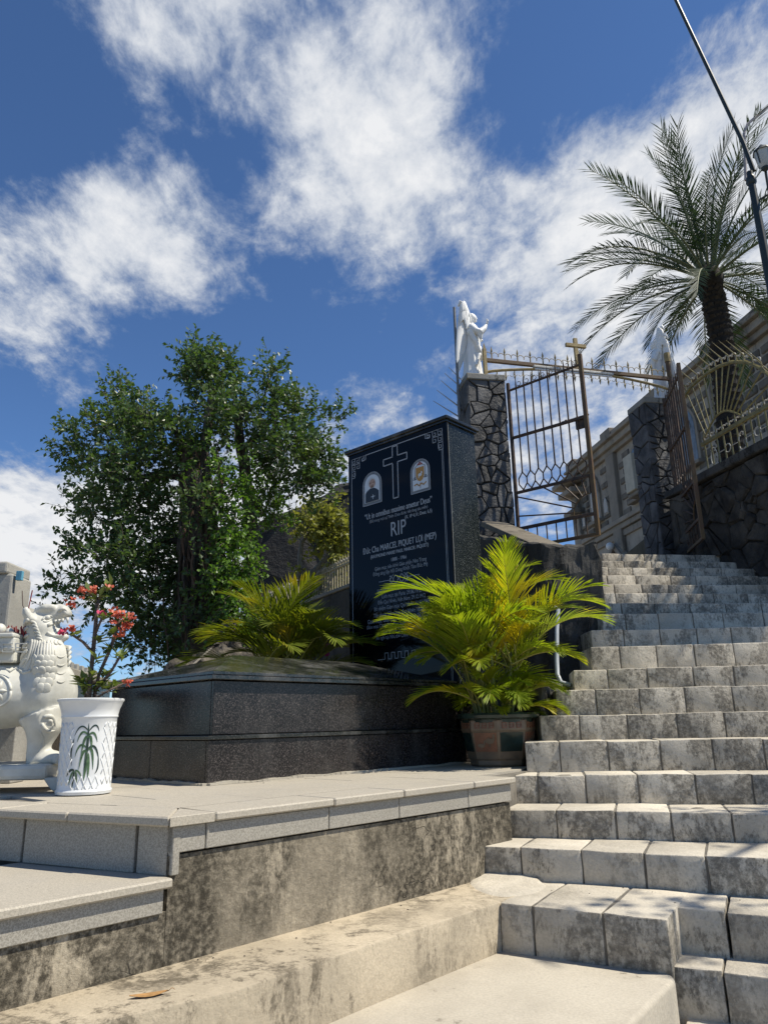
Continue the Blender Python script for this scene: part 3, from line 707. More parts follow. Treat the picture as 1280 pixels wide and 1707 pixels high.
# lettering
lines = [("\u201cUt in omnibus maxime ametur Deus\u201d", (608, 864), (720, 840), 1.5, .011), ("(Để trong mọi sự Thiên Chúa được hết lòng yêu mến)", (616, 869), (713, 850), 1.25, 0), ("(X. 1P 4,11; Deut. 6,5)", (675, 864), (720, 854.5), 1.3, .006),
         ("RIP", (652, 894.5), (677, 888), 1.35, .012), ("Đức Cha MARCEL PIQUET LỢI (MEP)", (605, 923), (727, 899), 1.45, .012), ("(RAYMOND MARIE PAUL MARCEL PIQUET)", (618, 930), (714, 912), 1.2, .006), ("1888 - 1966", (652.5, 936), (677.5, 930.5), 1.2, .005),
         ("Giám mục tiên khởi Giáo phận Nha Trang", (625, 951), (711, 935), 1.35, 0), ("Đồng sáng lập Hội Dòng Khiết Tâm Đức Mẹ", (622, 960), (713, 943.5), 1.35, 0),
         ("Sinh tại Paris, nước Pháp: 24.08.1888", (629, 989.5), (711, 975), 1.35, 0), ("Linh mục tại Paris: 29.06.1912", (637, 998), (702, 986.5), 1.35, 0), ("Đến Qui Nhơn, Việt Nam: 29.12.1912", (630, 1008.5), (709, 995), 1.35, 0),
         ("Bổ nhiệm Giám mục Qui Nhơn: 11.11.1943", (624, 1019.5), (716, 1004), 1.35, 0), ("Tấn phong Giám mục Qui Nhơn: 18.01.1944", (623, 1030.5), (719, 1015), 1.35, 0), ("Giám mục Giáo phận Nha Trang: 05.07.1957", (613, 1042), (724, 1024), 1.3, 0),
         ("Giám mục Chính Tòa Giáo phận Nha Trang: 24.11.1960", (611.5, 1051), (727, 1032), 1.3, 0), ("Qua đời tại Saigon: 11.07.1966", (638, 1058), (704, 1047), 1.35, 0), ("An nghỉ tại Nhà thờ Chính Tòa Nha Trang.", (627, 1069), (716, 1055), 1.35, 0)]
def text_mesh(txt):
    cu = bpy.data.curves.new('inscription', 'FONT'); cu.body = txt; cu.size = 1; cu.resolution_u = 3; to = link('inscription', cu)
    dg = bpy.context.evaluated_depsgraph_get(); dg.update()
    me = bpy.data.meshes.new_from_object(to.evaluated_get(dg)); bpy.data.objects.remove(to); bpy.data.curves.remove(cu); return me
for txt, p0, p1_, asp, bold in lines:
    a = pxf(*p0); b = pxf(*p1_); w = b[0] - a[0]; zz0 = (a[1] + b[1]) / 2
    me = text_mesh(txt.replace('\u1ee2', '\u1ecc'))
    if '\u1ee2' in txt:                                       # the horn of the capital letter, drawn by hand
        pre = text_mesh(txt.split('\u1ee2')[0] + 'O'); xr = max(v.co.x for v in pre.vertices); yt = max(v.co.y for v in pre.vertices if v.co.x > xr - .4); bpy.data.meshes.remove(pre)
        horn = MB().prism([(xr - .10, yt - .10, 0), (xr - .02, yt - .08, 0), (xr + .05, yt + .03, 0), (xr + .045, yt + .14, 0), (xr - .02, yt + .12, 0), (xr - .03, yt + .02, 0)], (0, 0, .0)).mesh('horn')
        bm = bmesh.new(); bm.from_mesh(me); bm.from_mesh(horn); bm.to_mesh(me); bm.free()
    xs_ = [v.co.x for v in me.vertices]; x0_, x1_ = min(xs_), max(xs_); k = w / (x1_ - x0_)
    for v in me.vertices: v.co = FP(a[0] + (v.co.x - x0_) * k, zz0 + v.co.y * k * asp, .0012)
    me.materials.clear(); me.materials.append(M_engrave)
    link('inscription', me, stele)
    if bold:
        m2 = me.copy()
        for v in m2.vertices: v.co += -tw * (w * .0022 + .0014) + FN * .0004
        nv0 = len(me.vertices); bm = bmesh.new(); bm.from_mesh(me); bm.from_mesh(m2); bm.to_mesh(me); bm.free(); bpy.data.meshes.remove(m2)
# scroll ornament and meander
o0 = pxf(632, 969); o1 = pxf(699, 959); hm = (o0[0] + o1[0]) / 2; zo = (o0[1] + o1[1]) / 2; w = (o1[0] - o0[0]) / 2
mm = MB(); stroke(mm, [(hm - w, zo), (hm - w * .42, zo)], .005); stroke(mm, [(hm + w * .42, zo), (hm + w, zo)], .005)
for s_ in (-1, 1):
    for t_ in (-1, 1):
        stroke(mm, [(hm + s_ * w * (.02 + .42 * i / 10), zo + t_ * .035 * sin(pi * 1.6 * i / 10)) for i in range(11)], .008)
        stroke(mm, [(hm + s_ * w * (.44 - .16 * i / 6), zo + t_ * (.012 + .03 * i / 6)) for i in range(7)], .006)
    stroke(mm, [(hm + s_ * w * .40, zo - .012), (hm + s_ * w * .46, zo), (hm + s_ * w * .40, zo + .012)], .006)
mm.build('scroll_ornament', M_engrave, stele)
o0 = pxf(630, 1103); o1 = pxf(711, 1090); k = (o1[0] - o0[0]) / 13; zo = (o0[1] + o1[1]) / 2
pts = [(o0[0], zo), (o0[0] + k * 2, zo)]
for i in range(5):
    s_ = o0[0] + k * (2 + i * 1.8); pts += [(s_, zo + .055), (s_ + k * .9, zo + .055), (s_ + k * .9, zo), (s_ + k * 1.8, zo)] if i < 4 else [(s_, zo + .055), (s_ + k * .9, zo + .055), (s_ + k * .9, zo), (o1[0], zo)]
stroke(MB(), pts, .006).build('meander_line', M_engrave, stele)
# ------------------------------------------------------------------ upper terraces
M_terr = simple('terrace_paving', (.26, .25, .23), .9, .2, 3, .3, 30)
ft = STEP[-1][0]
tz = 3.02
tp = [(1.95, 9.28), (2.6, 9.22), (5.2, 9.65), (60, 12), (60, 70), (-2, 70), (-2, 14), (.4, 9.7), (1.2, 9.5)]
tag(MB().prism([Vec((x, y, -1.15)) for x, y in tp], (0, 0, tz + 1.15)).build('upper_terrace', M_terr), 'paved ground behind the gate', kind='structure')
tag(MB().prism([Vec((x, y, -1.1)) for x, y in ((4.55, 9.75), (5.15, 6.95), (60, 7), (60, 12), (20, 24), (5, 24), (4.5, 12))], (0, 0, 4.0 + 1.1)).build('church_garden', simple('garden_soil', (.10, .09, .06), .95, .3, 2, .5, 20)), 'raised ground behind the fence', kind='structure')

# ------------------------------------------------------------------ gate pillars with crazy-paved stone
def pillar(label, corner, u, w, dep, z0, z1, seed):
    n = Vec((u.y, -u.x, 0)); b = -n
    t = thing('gate_pillar', label, 'pillar', Vec((corner.x, corner.y, z0)) + u * w / 2 + b * dep / 2, 'stone gate pillars')
    c = Vec((corner.x, corner.y, 0))
    MB().box(c + u * w / 2 + b * dep / 2 + UP * (z0 + z1) / 2, (w - .04, dep - .04, z1 - z0), (u, b, UP)).build('core', M_basaltjoint, t)
    stones(t, 'stone', c + b * .02 + UP * z0, u, UP, n, w, z1 - z0, 46, .014, .03, M_basalt, seed, .006, 0, .9)
    stones(t, 'stone', c + u * .02 + b * dep + UP * z0, -b, UP, -u, dep, z1 - z0, 30, .014, .03, M_basalt, seed + 1, .006, 0, .9)
    stones(t, 'stone', c + u * (w - .02) + UP * z0, b, UP, u, dep, z1 - z0, 30, .014, .03, M_basalt, seed + 2, .006, 0, .9)
    MB().box(c + u * (w / 2) + b * dep / 2 + UP * (z1 + .045), (w + .03, dep + .05, .09), (u, b, UP)).build('cap', M_capconc, t, bevel=.012)
    return t
pu = az(80)
PL = ony(786, 760, 9.25)
pillar('dark basalt gate pillar under the angel with its wing spread, beside the barred leaf', PL, pu, .53, .50, 2.9, 5.53, 21)
PR = ony(1090, 800, 10.1)
pillar('dark basalt gate pillar behind the leaf seen edge-on, beside the fan-topped fence', PR, pu, .46, .46, 2.9, 5.50, 55)

# ------------------------------------------------------------------ angels
def wing(parent, side, mat):
    mb = MB(); s = side
    def feather(root, tip, w, th=.011):
        root = Vec(root); tip = Vec(tip); d = (tip - root); L = d.length; d.normalize()
        nrm = Vec((.35, s * 1.0, .0)).normalized(); sd_ = d.cross(nrm).normalized(); nrm = sd_.cross(d)
        R = Mat((sd_, nrm, d)).transposed()
        mb.ell((root + tip) / 2, (w, th, L / 2), 8, 6, R)
    # leading edge rises from the shoulder blade and sweeps down behind
    for i in range(11):
        t = i / 10
        rt_ = Vec((-.10 - .12 * t, s * (.06 + .10 * sin(t * pi * .6)), .80 + .34 * sin(min(1, t * 1.5) * pi / 2) - .16 * max(0, t - .5)))
        tp_ = Vec((-.16 - .16 * t, s * (.07 + .15 * t), .50 - .42 * t + .10 * t * t))
        feather(rt_, tp_, .036)
    for i in range(9):
        t = i / 8
        rt_ = Vec((-.085 - .12 * t, s * (.075 + .10 * sin(t * pi * .6)), .84 + .34 * sin(min(1, t * 1.5) * pi / 2) - .14 * max(0, t - .5)))
        feather(rt_ + Vec((0, s * .012, .0)), rt_ + Vec((-.03, s * .03, -.30)), .032, .013)
        feather(rt_ + Vec((0, s * .022, .015)), rt_ + Vec((-.02, s * .035, -.16)), .028, .013)
    mb.tube([(-.07, s * .05, .78), (-.10, s * .10, .98), (-.16, s * .15, 1.14), (-.22, s * .17, 1.17), (-.25, s * .17, 1.10)], [.03, .035, .036, .03, .012], 8)
    mb.v = [(x * .92 + .075, y * .9, z) for x, y, z in mb.v]
    return mb.mesh('wing', mat, smooth=True)
def angel_body(raise_arm):
    mb = MB()
    prof = [(0, .150, .150), (.04, .150, .150), (.12, .135, .135), (.25, .122, .125), (.42, .118, .128), (.55, .108, .125), (.66, .100, .128), (.76, .100, .142), (.82, .082, .135), (.86, .05, .07)]
    vs = []; n = 28; fs = []
    for z, rx, ry in prof:
        for k in range(n):
            a = 2 * pi * k / n; f = 1 + (.075 if z < .62 else .03) * sin(a * 9 + z * 5) * (1 if z > .03 else .5)
            vs.append((rx * f * cos(a) + (.02 if z > .5 else 0), ry * f * sin(a), z))
    for i in range(len(prof) - 1):
        for k in range(n): fs.append((i * n + k, i * n + (k + 1) % n, (i + 1) * n + (k + 1) % n, (i + 1) * n + k))
    fs += [tuple(range(n))[::-1], tuple(range((len(prof) - 1) * n, len(prof) * n))]
    mb.add(vs, fs)
    mb.tube([(.015, 0, .82), (.03, 0, .93)], [.042, .036], 10)
    mb.ell((.045, 0, .975), (.058, .048, .068), 16, 12)
    mb.ell((.025, 0, .99), (.066, .060, .066), 14, 10); mb.ell((-.01, 0, .945), (.045, .055, .06), 12, 8)      # hair
    mb.ell((.102, 0, .968), (.012, .009, .014), 8, 6); mb.ell((.088, 0, .925), (.016, .018, .012), 8, 6)          # nose, chin
    for k in range(7): a = k / 6 * pi - pi / 2; mb.ell((.02 + .05 * cos(a) * .3, .056 * sin(a), 1.01 + .02 * cos(a)), .018, 8, 6)
    s = -1
    if raise_arm:
        mb.tube([(.0, s * .115, .79), (.07, s * .15, .70), (.13, s * .145, .665)], [.05, .048, .045], 10)
        mb.tube([(.12, s * .145, .66), (.19, s * .12, .73), (.225, s * .10, .80)], [.058, .04, .022], 10)       # wide sleeve
        mb.tube([(.13, s * .14, .66), (.135, s * .14, .56)], [.05, .02], 8)
        mb.ell((.238, s * .095, .835), (.018, .022, .030), 10, 8)
        for k in range(4): mb.tube([(.232 + .004 * k, s * (.078 + .012 * k), .855), (.240 + .006 * k, s * (.076 + .013 * k), .888 - .006 * abs(k - 1)), (.228, s * (.08 + .012 * k), .905 - .008 * abs(k - 1))], [.0085, .0075, .006], 6)
        mb.tube([(.245, s * .115, .835), (.262, s * .118, .856)], [.009, .007], 6)
    else:
        mb.tube([(.0, s * .115, .79), (.06, s * .15, .66), (.13, s * .07, .72)], [.05, .05, .035], 10)
        mb.ell((.145, s * .045, .745), (.024, .022, .035), 10, 8)
    s = 1
    mb.tube([(.0, s * .115, .79), (.05, s * .16, .66), (.12, s * .10, .64)], [.05, .052, .04], 10); mb.tube([(.08, s * .14, .64), (.07, s * .15, .50)], [.05, .02], 8)
    mb.ell((.15, s * .07, .655), (.028, .022, .022), 10, 8)
    # cloak falling across the body, and the toes
    mb.tube([(-.02, -.14, .72), (.05, -.135, .55), (.11, -.08, .40), (.13, 0, .30)], [.035, .04, .035, .02], 8)
    mb.tube([(.07, .12, .62), (.12, .03, .52), (.10, -.09, .34), (.05, -.14, .16)], [.02, .03, .03, .02], 8)
    mb.ell((.15, -.05, .02), (.045, .025, .02), 8, 6); mb.ell((.15, .05, .02), (.045, .025, .02), 8, 6)
    return fused(mb, 'figure', M_white, .0085, 3)
def angel(label, loc, faz, arm, sc=1.0):
    t = thing('angel_statue', label, 'statue', loc)
    R = Mat.Rotation(rad(90 - faz), 4, 'Z') @ Mat.Scale(sc, 4)
    bm_ = angel_body(arm); bm_.transform(R); o = bpy.data.objects.new('figure', bm_); COL.objects.link(o); o.parent = t
    for s in (-1, 1):
        w = wing(t, s, M_white); w.transform(R); o = bpy.data.objects.new('wing', w); COL.objects.link(o); o.parent = t
    pb = MB().lathe([(.17, -.005), (.17, .03), (.15, .045)], 16).mesh('plinth', M_white, smooth='auto'); pb.transform(R)
    o = bpy.data.objects.new('plinth', pb); COL.objects.link(o); o.parent = t
    return t
zc = 5.62
la = ony(788, 620, 9.48); angel('white angel statue with one hand raised, on the pillar beside the barred gate leaf', (la.x, la.y, zc), 96, True, 1.0)
ra = ony(1104, 640, 10.3); angel('white angel statue half hidden behind palm fronds and a gold post', (ra.x, ra.y, 5.59), 300, False, 1.0)

# ------------------------------------------------------------------ gate arch
G0 = ony(809, 600, 9.30); G1 = ony(1117, 634, 10.02); G1.z = G0.z
gd = Vec((G1.x - G0.x, G1.y - G0.y, 0)); GL = gd.length; gd.normalize(); gn = Vec((gd.y, -gd.x, 0))
def GP(s, z, o=0): p = G0 + gd * s + gn * o; p.z = z; return p
gb = G0.z
arch_t = thing('gate_arch', 'rusty gold iron arch with spear points and a cross above the gate', 'gate arch', GP(GL / 2, 5.62))
def bar(name, a, b, r, mat, parent, n=4):
    return MB().tube([a, b], r, n).build(name, mat, parent, smooth='auto')
MB().box((GP(0, gb) + GP(GL, gb)) / 2, (GL, .045, .055), (gd, gn, UP)).build('beam', M_goldrust, arch_t, bevel=.004, seg=1)
MB().box(GP(-.01, 5.80), (.05, .05, .42), (gd, gn, UP)).build('end_post', M_gold, arch_t, bevel=.004, seg=1)
MB().tube([GP(-.01, 6.01), GP(-.01, 6.1)], [.028, .004], 4).build('end_post_tip', M_gold, arch_t)
MB().tube([GP(GL, 3.05), GP(GL, 6.12)], .035, 10).build('end_post', M_goldrust, arch_t, smooth='auto')
MB().tube([GP(GL, 6.12), GP(GL, 6.26)], [.042, .044], 10).build('end_post_cap', M_gold, arch_t, smooth='auto')
zl = 5.655
def arcz(s): return zl + (gb - .03 - zl) * max(0, sin(pi * s / GL)) ** .8
ap = [GP(GL * i / 24, arcz(GL * i / 24)) for i in range(25)]
MB().tube(ap, .02, 6).build('lower_arch', M_gold, arch_t, smooth='auto')
spear = MB(); spear.tube([(0, 0, 0), (0, 0, .10)], .009, 6); spear.tube([(0, 0, .10), (0, 0, .115), (0, 0, .135), (0, 0, .20)], [.006, .016, .017, .001], 4)
spear_me = spear.mesh('spear_point', M_gold, smooth='auto')
spear_dn = MB(); spear_dn.tube([(0, 0, 0), (0, 0, -.07)], .008, 6); spear_dn.tube([(0, 0, -.07), (0, 0, -.085), (0, 0, -.10), (0, 0, -.155)], [.006, .015, .016, .001], 4)
spear_dn_me = spear_dn.mesh('hanging_point', M_gold, smooth='auto')
def curl(mb, c, u, r, s, tr=.006, a0=-90, a1=150, n=9):
    mb.tube([c + u * s * (r * cos(rad(a0 + (a1 - a0) * i / n))) + UP * (r * sin(rad(a0 + (a1 - a0) * i / n))) for i in range(n + 1)], tr, 5)
scm = MB()
for s_ in (-1, 1): curl(scm, Vec((s_ * .052, 0, .055)), Vec((1, 0, 0)), .045, -s_, .005, 200, 30, 9)
sc_me = scm.mesh('scroll_pair', M_gold, smooth='auto')
ga = atan2(gd.y, gd.x)
ns = 15
for i in range(ns):
    s = GL * (i + .5) / ns
    if abs(s - GL / 2) < .09: continue
    link('spear_point', spear_me, arch_t, GP(s, gb + .025)); link('scroll_pair', sc_me, arch_t, GP(s, gb + .03), (0, 0, ga))
for i in range(20):
    s = GL * (i + 1.2) / 22
    link('hanging_point', spear_dn_me, arch_t, GP(s, arcz(s) - .015))
    link('scroll_pair', sc_me, arch_t, GP(s + .05, arcz(s) - .02), (pi, 0, ga), .7)
ch_ = GP(GL * .485, 0)
crs = MB().box(Vec((ch_.x, ch_.y, gb + .22)), (.06, .04, .56), (gd, gn, UP)).build('cross_post', M_gold, arch_t, bevel=.004, seg=1)
MB().box(Vec((ch_.x, ch_.y, gb + .38)) + gn * .003, (.32, .044, .055), (gd, gn, UP)).build('cross_arm', M_gold, arch_t, bevel=.004, seg=1)
tl = thing('tube_light', 'long white fluorescent tube fixed along the gate beam', 'lamp', GP(GL * .45, gb - .07, .05))
MB().box(GP(GL * .45, gb - .055, .055), (1.25, .05, .035), (gd, gn, UP)).build('housing', simple('lamp_housing', (.42, .42, .40), .5, .1, 9, .05), tl, bevel=.006)
MB().tube([GP(GL * .45 - .6, gb - .088, .055), GP(GL * .45 + .6, gb - .088, .055)], .015, 10).build('tube', simple('frosted_tube', (.7, .7, .7), .3, .03, 9, 0), tl, smooth='auto')

# ------------------------------------------------------------------ gate leaves
def gate_leaf(label, h, d, w, mat, matb):
    d = d.normalized(); n = Vec((d.y, -d.x, 0))
    def P(u, z, o=0): return Vec((h.x, h.y, 0)) + d * u + n * o + UP * z
    t = thing('gate_leaf', label, 'gate', P(w / 2, 3.13), 'gate leaves')
    def bx(name, u0, u1, z0, z1, th, m=mat): return MB().box(P((u0 + u1) / 2, (z0 + z1) / 2), (u1 - u0, th, z1 - z0), (d, n, UP)).build(name, m, t, bevel=.003, seg=1)
    bx('stile', -.02, .02, 3.13, 5.5, .04); bx('stile', w - .025, w + .025, 3.13, 5.56, .045, matb)
    bx('rail', .02, w - .025, 3.13, 3.17, .035, matb); bx('rail', .02, w - .025, 3.39, 3.43, .035); bx('rail', .02, w - .025, 3.885, 3.92, .035); bx('rail', .02, w - .025, 4.665, 4.70, .035)
    top = [P(w * i / 12, 5.385 + .03 * (i / 12)) for i in range(13)]
    MB().tube(top, .018, 6).build('top_rail', mat, t, smooth='auto')
    nb = 9
    for i in range(1, nb):
        u = w * i / nb; zt_ = 5.385 + .03 * (i / nb)
        MB().tube([P(u, 4.165), P(u, zt_ + .06), P(u, zt_ + .16)], [.0105, .0105, .001], 6).build('bar', mat, t, smooth='auto')
        cu = MB(); curl(cu, P(u + .045, zt_ + .055), d, .03, 1, .005, -150, 120, 8); cu.build('scroll', mat, t, smooth='auto')
        for s_ in (-1, 1):
            um = u + s_ * w / nb / 2
            MB().tube([P(u, 4.17), P(um, 4.09), P(um, 4.01), P(u, 3.925)], .0095, 5).build('honeycomb_bar', mat, t, smooth='auto')
    c = P(w - .05, 3.44)
    for i in range(7):
        a = rad(8 + 15 * i * .93); dirv = -d * cos(a) + UP * sin(a)
        l = min((w - .05) / max(cos(a), .01), .445 / max(sin(a), .01))
        MB().tube([c + dirv * .24, c + dirv * l], .0105, 5).build('ray', mat, t, smooth='auto')
    MB().tube([c + (-d * cos(rad(a)) + UP * sin(rad(a))) * .24 for a in range(0, 91, 10)], .009, 5).build('sun_arc', matb, t, smooth='auto')
    for i in range(1, 8): MB().tube([P(w * i / 8, 3.17), P(w * i / 8, 3.39)], .009, 5).build('low_bar', mat, t, smooth='auto')
    MB().box(P(w - .09, 4.635, -.02), (.13, .03, .17), (d, n, UP)).build('lock_box', mat, t, bevel=.004, seg=1)
    MB().tube([P(w * .68, 4.71, -.02), P(w + .03, 4.71, -.02)], .012, 6).build('bolt', mat, t, smooth='auto')
    MB().ell(P(w * .74, 4.70, -.02), .03, 10, 6).build('latch_knob', mat, t, smooth=True)
    return t
HL = ony(853, 730, 9.35); gate_leaf('rusty barred gate leaf with honeycomb and sunray pattern, swung open beside the angel pillar', HL, az(130), 1.08, M_iron, M_goldrust)
HR = ony(1119, 760, 9.96); FR = ony(1152, 760, 8.98); gate_leaf('brown iron gate leaf seen edge-on against the far pillar', HR, Vec((FR.x - HR.x, FR.y - HR.y, 0)), 1.0, M_iron, M_goldrust)

# ------------------------------------------------------------------ rods left of the pillar
fr = thing('spiked_fence', 'thin steel fence rods leaning outward beside the angel pillar', 'fence', ony(762, 700, 9.5))
MB().tube([ony(766, 700, 9.45), ony(757, 512, 9.45)], .02, 8).build('post', simple('grey_steel', (.16, .17, .18), .5, .2, 20, .1), fr, smooth='auto')
for i, (a, b) in enumerate((((748, 612), (776, 640)), ((741, 622), (776, 652)), ((735, 634), (770, 664)), ((728, 650), (768, 680)), ((722, 668), (764, 694)))):
    MB().tube([ony(a[0], a[1], 9.6), ony(b[0], b[1], 9.6)], [.004, .012], 5).build('spike', simple('galvanised', (.40, .41, .42), .45, .1, 20, .05) if i == 0 else bpy.data.materials['galvanised'], fr, smooth='auto')

# ------------------------------------------------------------------ stone wall and fence on the right of the stairs
FA = 168; F0 = Vec((4.1, 9.8, 0)); fd = az(FA); fn = az(FA + 90)
def FW(u, z, o=0): return F0 + fd * u + fn * o + UP * z
sw_ = thing('stone_wall', 'dark lichened rubble wall below the fan-topped fence', 'wall', FW(1.2, 2.4, -.2))
MB().box(FW(1.35, 2.4, -.26), (3.2, .46, 3.2), (fd, fn, UP)).build('core', M_basaltjoint, sw_)
stones(sw_, 'stone', FW(2.95, 2.1, -.03), -fd, UP, fn, 3.2, 1.85, 120, .006, .06, M_darkstone, 77, .02, 0, 1.0, .03)
cpm = MB().box(FW(1.35, 4.03, -.22), (3.24, .58, .12), (fd, fn, UP)).mesh('coping', M_darkwall, bevel=.02)
link('coping', rough_mesh(cpm, .02, 7, 3, 3), sw_)
bk = MB().box(FW(2.4, 2.75, -.2), (1.8, .66, 1.9), (fd, fn, UP)).mesh('buttress', M_darkstone, bevel=.05, seg=3)
fence = thing('garden_fence', 'olive-gold iron fence with a fan arch and bent spikes on the rubble wall', 'fence', FW(1.3, 4.1, -.15))
def FQ(u, z): return FW(u, z, -.2)
M_olive = simple('olive_gold_paint', (.20, .165, .055), .45, .25, 14, .2, 60, col2=(.27, .225, .08), spec=.5)
MB().box((FQ(.36, 4.58) + FQ(2.9, 4.58)) / 2, (2.54, .04, .05), (fd, fn, UP)).build('rail', M_olive, fence, bevel=.004, seg=1)
MB().box((FQ(.36, 4.12) + FQ(2.9, 4.12)) / 2, (2.54, .03, .03), (fd, fn, UP)).build('rail', M_olive, fence, bevel=.003, seg=1)
u = .42; i = 0
while u < 2.85:
    MB().tube([FQ(u, 4.1), FQ(u, 4.66), FQ(u, 4.76)], [.011, .011, .001], 6).build('picket', M_olive, fence, smooth='auto')
    cm_ = MB()
    for s_ in (-1, 1): curl(cm_, FQ(u + .066 + s_ * .027, 4.645), fd, .026, -s_, .008, 215, 20, 8)
    cm_.build('c_scroll', M_silver, fence, smooth='auto')
    u += .132; i += 1
arcp = [(.12, 5.40), (.3, 5.47), (.45, 5.49), (.7, 5.50), (.95, 5.475), (1.2, 5.41), (1.45, 5.28), (1.65, 5.10), (1.8, 4.90), (1.9, 4.62)]
def arcf(u):
    for (a, za_), (b, zb2) in zip(arcp, arcp[1:]):
        if a <= u <= b: return za_ + (zb2 - za_) * (u - a) / (b - a)
    return arcp[-1][1]
MB().tube([FQ(a, b) for a, b in arcp], .024, 6).build('fan_arch', M_olive, fence, smooth='auto')
inn = [(.45 + .75 * k / 10, 4.66 + .20 * sin(pi * k / 10)) for k in range(11)]
MB().tube([FQ(a, b) for a, b in inn], .014, 6).build('inner_arch', M_olive, fence, smooth='auto')
for k in range(13):
    t = k / 12; ui = .47 + .71 * t; zi_ = 4.66 + .20 * sin(pi * t); uo = .2 + 1.62 * t; zo_ = arcf(uo)
    MB().tube([FQ(ui, zi_), FQ(uo, zo_)], .010, 5).build('fan_bar', M_olive, fence, smooth='auto')
    tip = FQ(uo, zo_ + .10)
    MB().tube([FQ(uo, zo_), tip, tip + fn * .20 + UP * .20 - fd * .02], [.011, .010, .001], 5).build('bent_spike', M_olive, fence, smooth='auto')
    cm_ = MB()
    for s_ in (-1, 1): curl(cm_, FQ(uo + .06 + s_ * .036, arcf(min(1.88, uo + .06)) + .068), fd, .036, -s_, .010, 215, 10, 9)
    cm_.build('c_scroll', M_silver, fence, smooth='auto')
def heart(mb, uc, z):
    for s_ in (-1, 1):
        mb.tube([FQ(uc + s_ * .09 * sin(t) * (1 - .15 * t), z - .12 + .24 * (1 - cos(t)) / 2) for t in [pi * .95 * i / 10 for i in range(11)]] + [FQ(uc + s_ * (.05 - .03 * i), z + .10 - .03 * i) for i in range(2)], .007, 5)
        curl(mb, FQ(uc + s_ * .035, z - .13), fd, .03, s_, .007, 120, -160, 8)
for uc, nm in ((.58, 1), (1.15, 1), (1.72, 1), (2.3, 1)):
    hm_ = MB(); heart(hm_, uc, 4.34); hm_.build('heart_scroll', M_silver, fence, smooth='auto')
    rg = MB(); rg.tube([FQ(uc + .285 + .055 * cos(2 * pi * i / 14), 4.35 + .055 * sin(2 * pi * i / 14)) for i in range(15)], .007, 5); rg.build('ring', M_silver, fence, smooth='auto')
    bar('link_bar', FQ(uc + .09, 4.35), FQ(uc + .23, 4.35), .006, M_silver, fence); bar('link_bar', FQ(uc + .34, 4.35), FQ(uc + .48, 4.35), .006, M_silver, fence)

# ------------------------------------------------------------------ parapet left of the upper steps
pw = thing('parapet_wall', 'blackened rough parapet wall with a sloping coping beside the upper steps', 'wall', (1.7, 7.2, 1.2))
base = [ony(846, 1000, 7.6), ony(905, 1000, 6.95), ony(999, 1000, 6.95)]
q0 = Vec((1.50, 6.95, 0)); q1 = Vec((2.04, 6.90, 0)); q2 = Vec((2.66, 9.15, 0)); q3 = Vec((1.70, 9.3, 0)); q4 = Vec((1.05, 9.1, 0))
pm_ = MB().add([q0 + UP * .5, q1 + UP * .5, q2 + UP * .5, q4 + UP * .5, q0 + UP * 2.62, q1 + UP * 2.62, q2 + UP * 2.85, q4 + UP * 3.30], [(3, 2, 1, 0), (0, 1, 5, 4), (1, 2, 6, 5), (2, 3, 7, 6), (3, 0, 4, 7), (4, 5, 6, 7)])
pmm = pm_.mesh('wall_body', M_darkwall, bevel=.03, seg=2); rough_mesh(pmm, .05, 9, 2, 14); link('wall_body', pmm, pw)
a_, b_ = ony(812, 872, 9.0), ony(914, 916, 7.15)
dd = (b_ - a_).normalized(); sdv = dd.cross(UP).normalized(); nv = sdv.cross(dd)
cm_ = MB().box((a_ + b_) / 2 - nv * .02 - sdv * .09, ((b_ - a_).length + .1, .32, .07), (dd, sdv, nv)).mesh('sloping_coping', concrete('browned_coping', (.20, .175, .135), (.14, .122, .095), (.04, .035, .027), .08, 1, False, .5, False), bevel=.012); rough_mesh(cm_, .008, 8, 3); link('sloping_coping', cm_, pw)
# lower rubble between palm and steps
rb = thing('rubble_bank', 'shadowed rough rubble bank between the potted palm and the steps', 'wall', (1.3, 6.4, ZP))
bq = [Vec((.95, 6.35, 0)), Vec((1.15, 5.65, 0)), Vec((1.75, 6.75, 0)), Vec((2.0, 7.05, 0)), Vec((1.2, 7.6, 0))]
rbm = MB().prism([Vec((p.x, p.y, .3)) for p in bq], (0, 0, 1.0)).mesh('bank_body', M_darkwall, bevel=.08, seg=3); rough_mesh(rbm, .09, 5, 8, 6); link('bank_body', rbm, rb)
# conduit
cp = [ony(x, y, Y) for x, y, Y in ((924, 1012, 6.55), (930, 1016, 6.5), (928, 1050, 6.45), (928, 1100, 6.3), (929, 1125, 6.25), (935, 1138, 6.2), (952, 1143, 6.15))]
tag(MB().tube(cp, .019, 10).build('conduit_pipe', simple('grey_plastic_pipe', (.36, .39, .42), .4, .1, 9, 0), None, smooth='auto'), 'grey plastic conduit pipe bending down beside the steps', 'pipe')

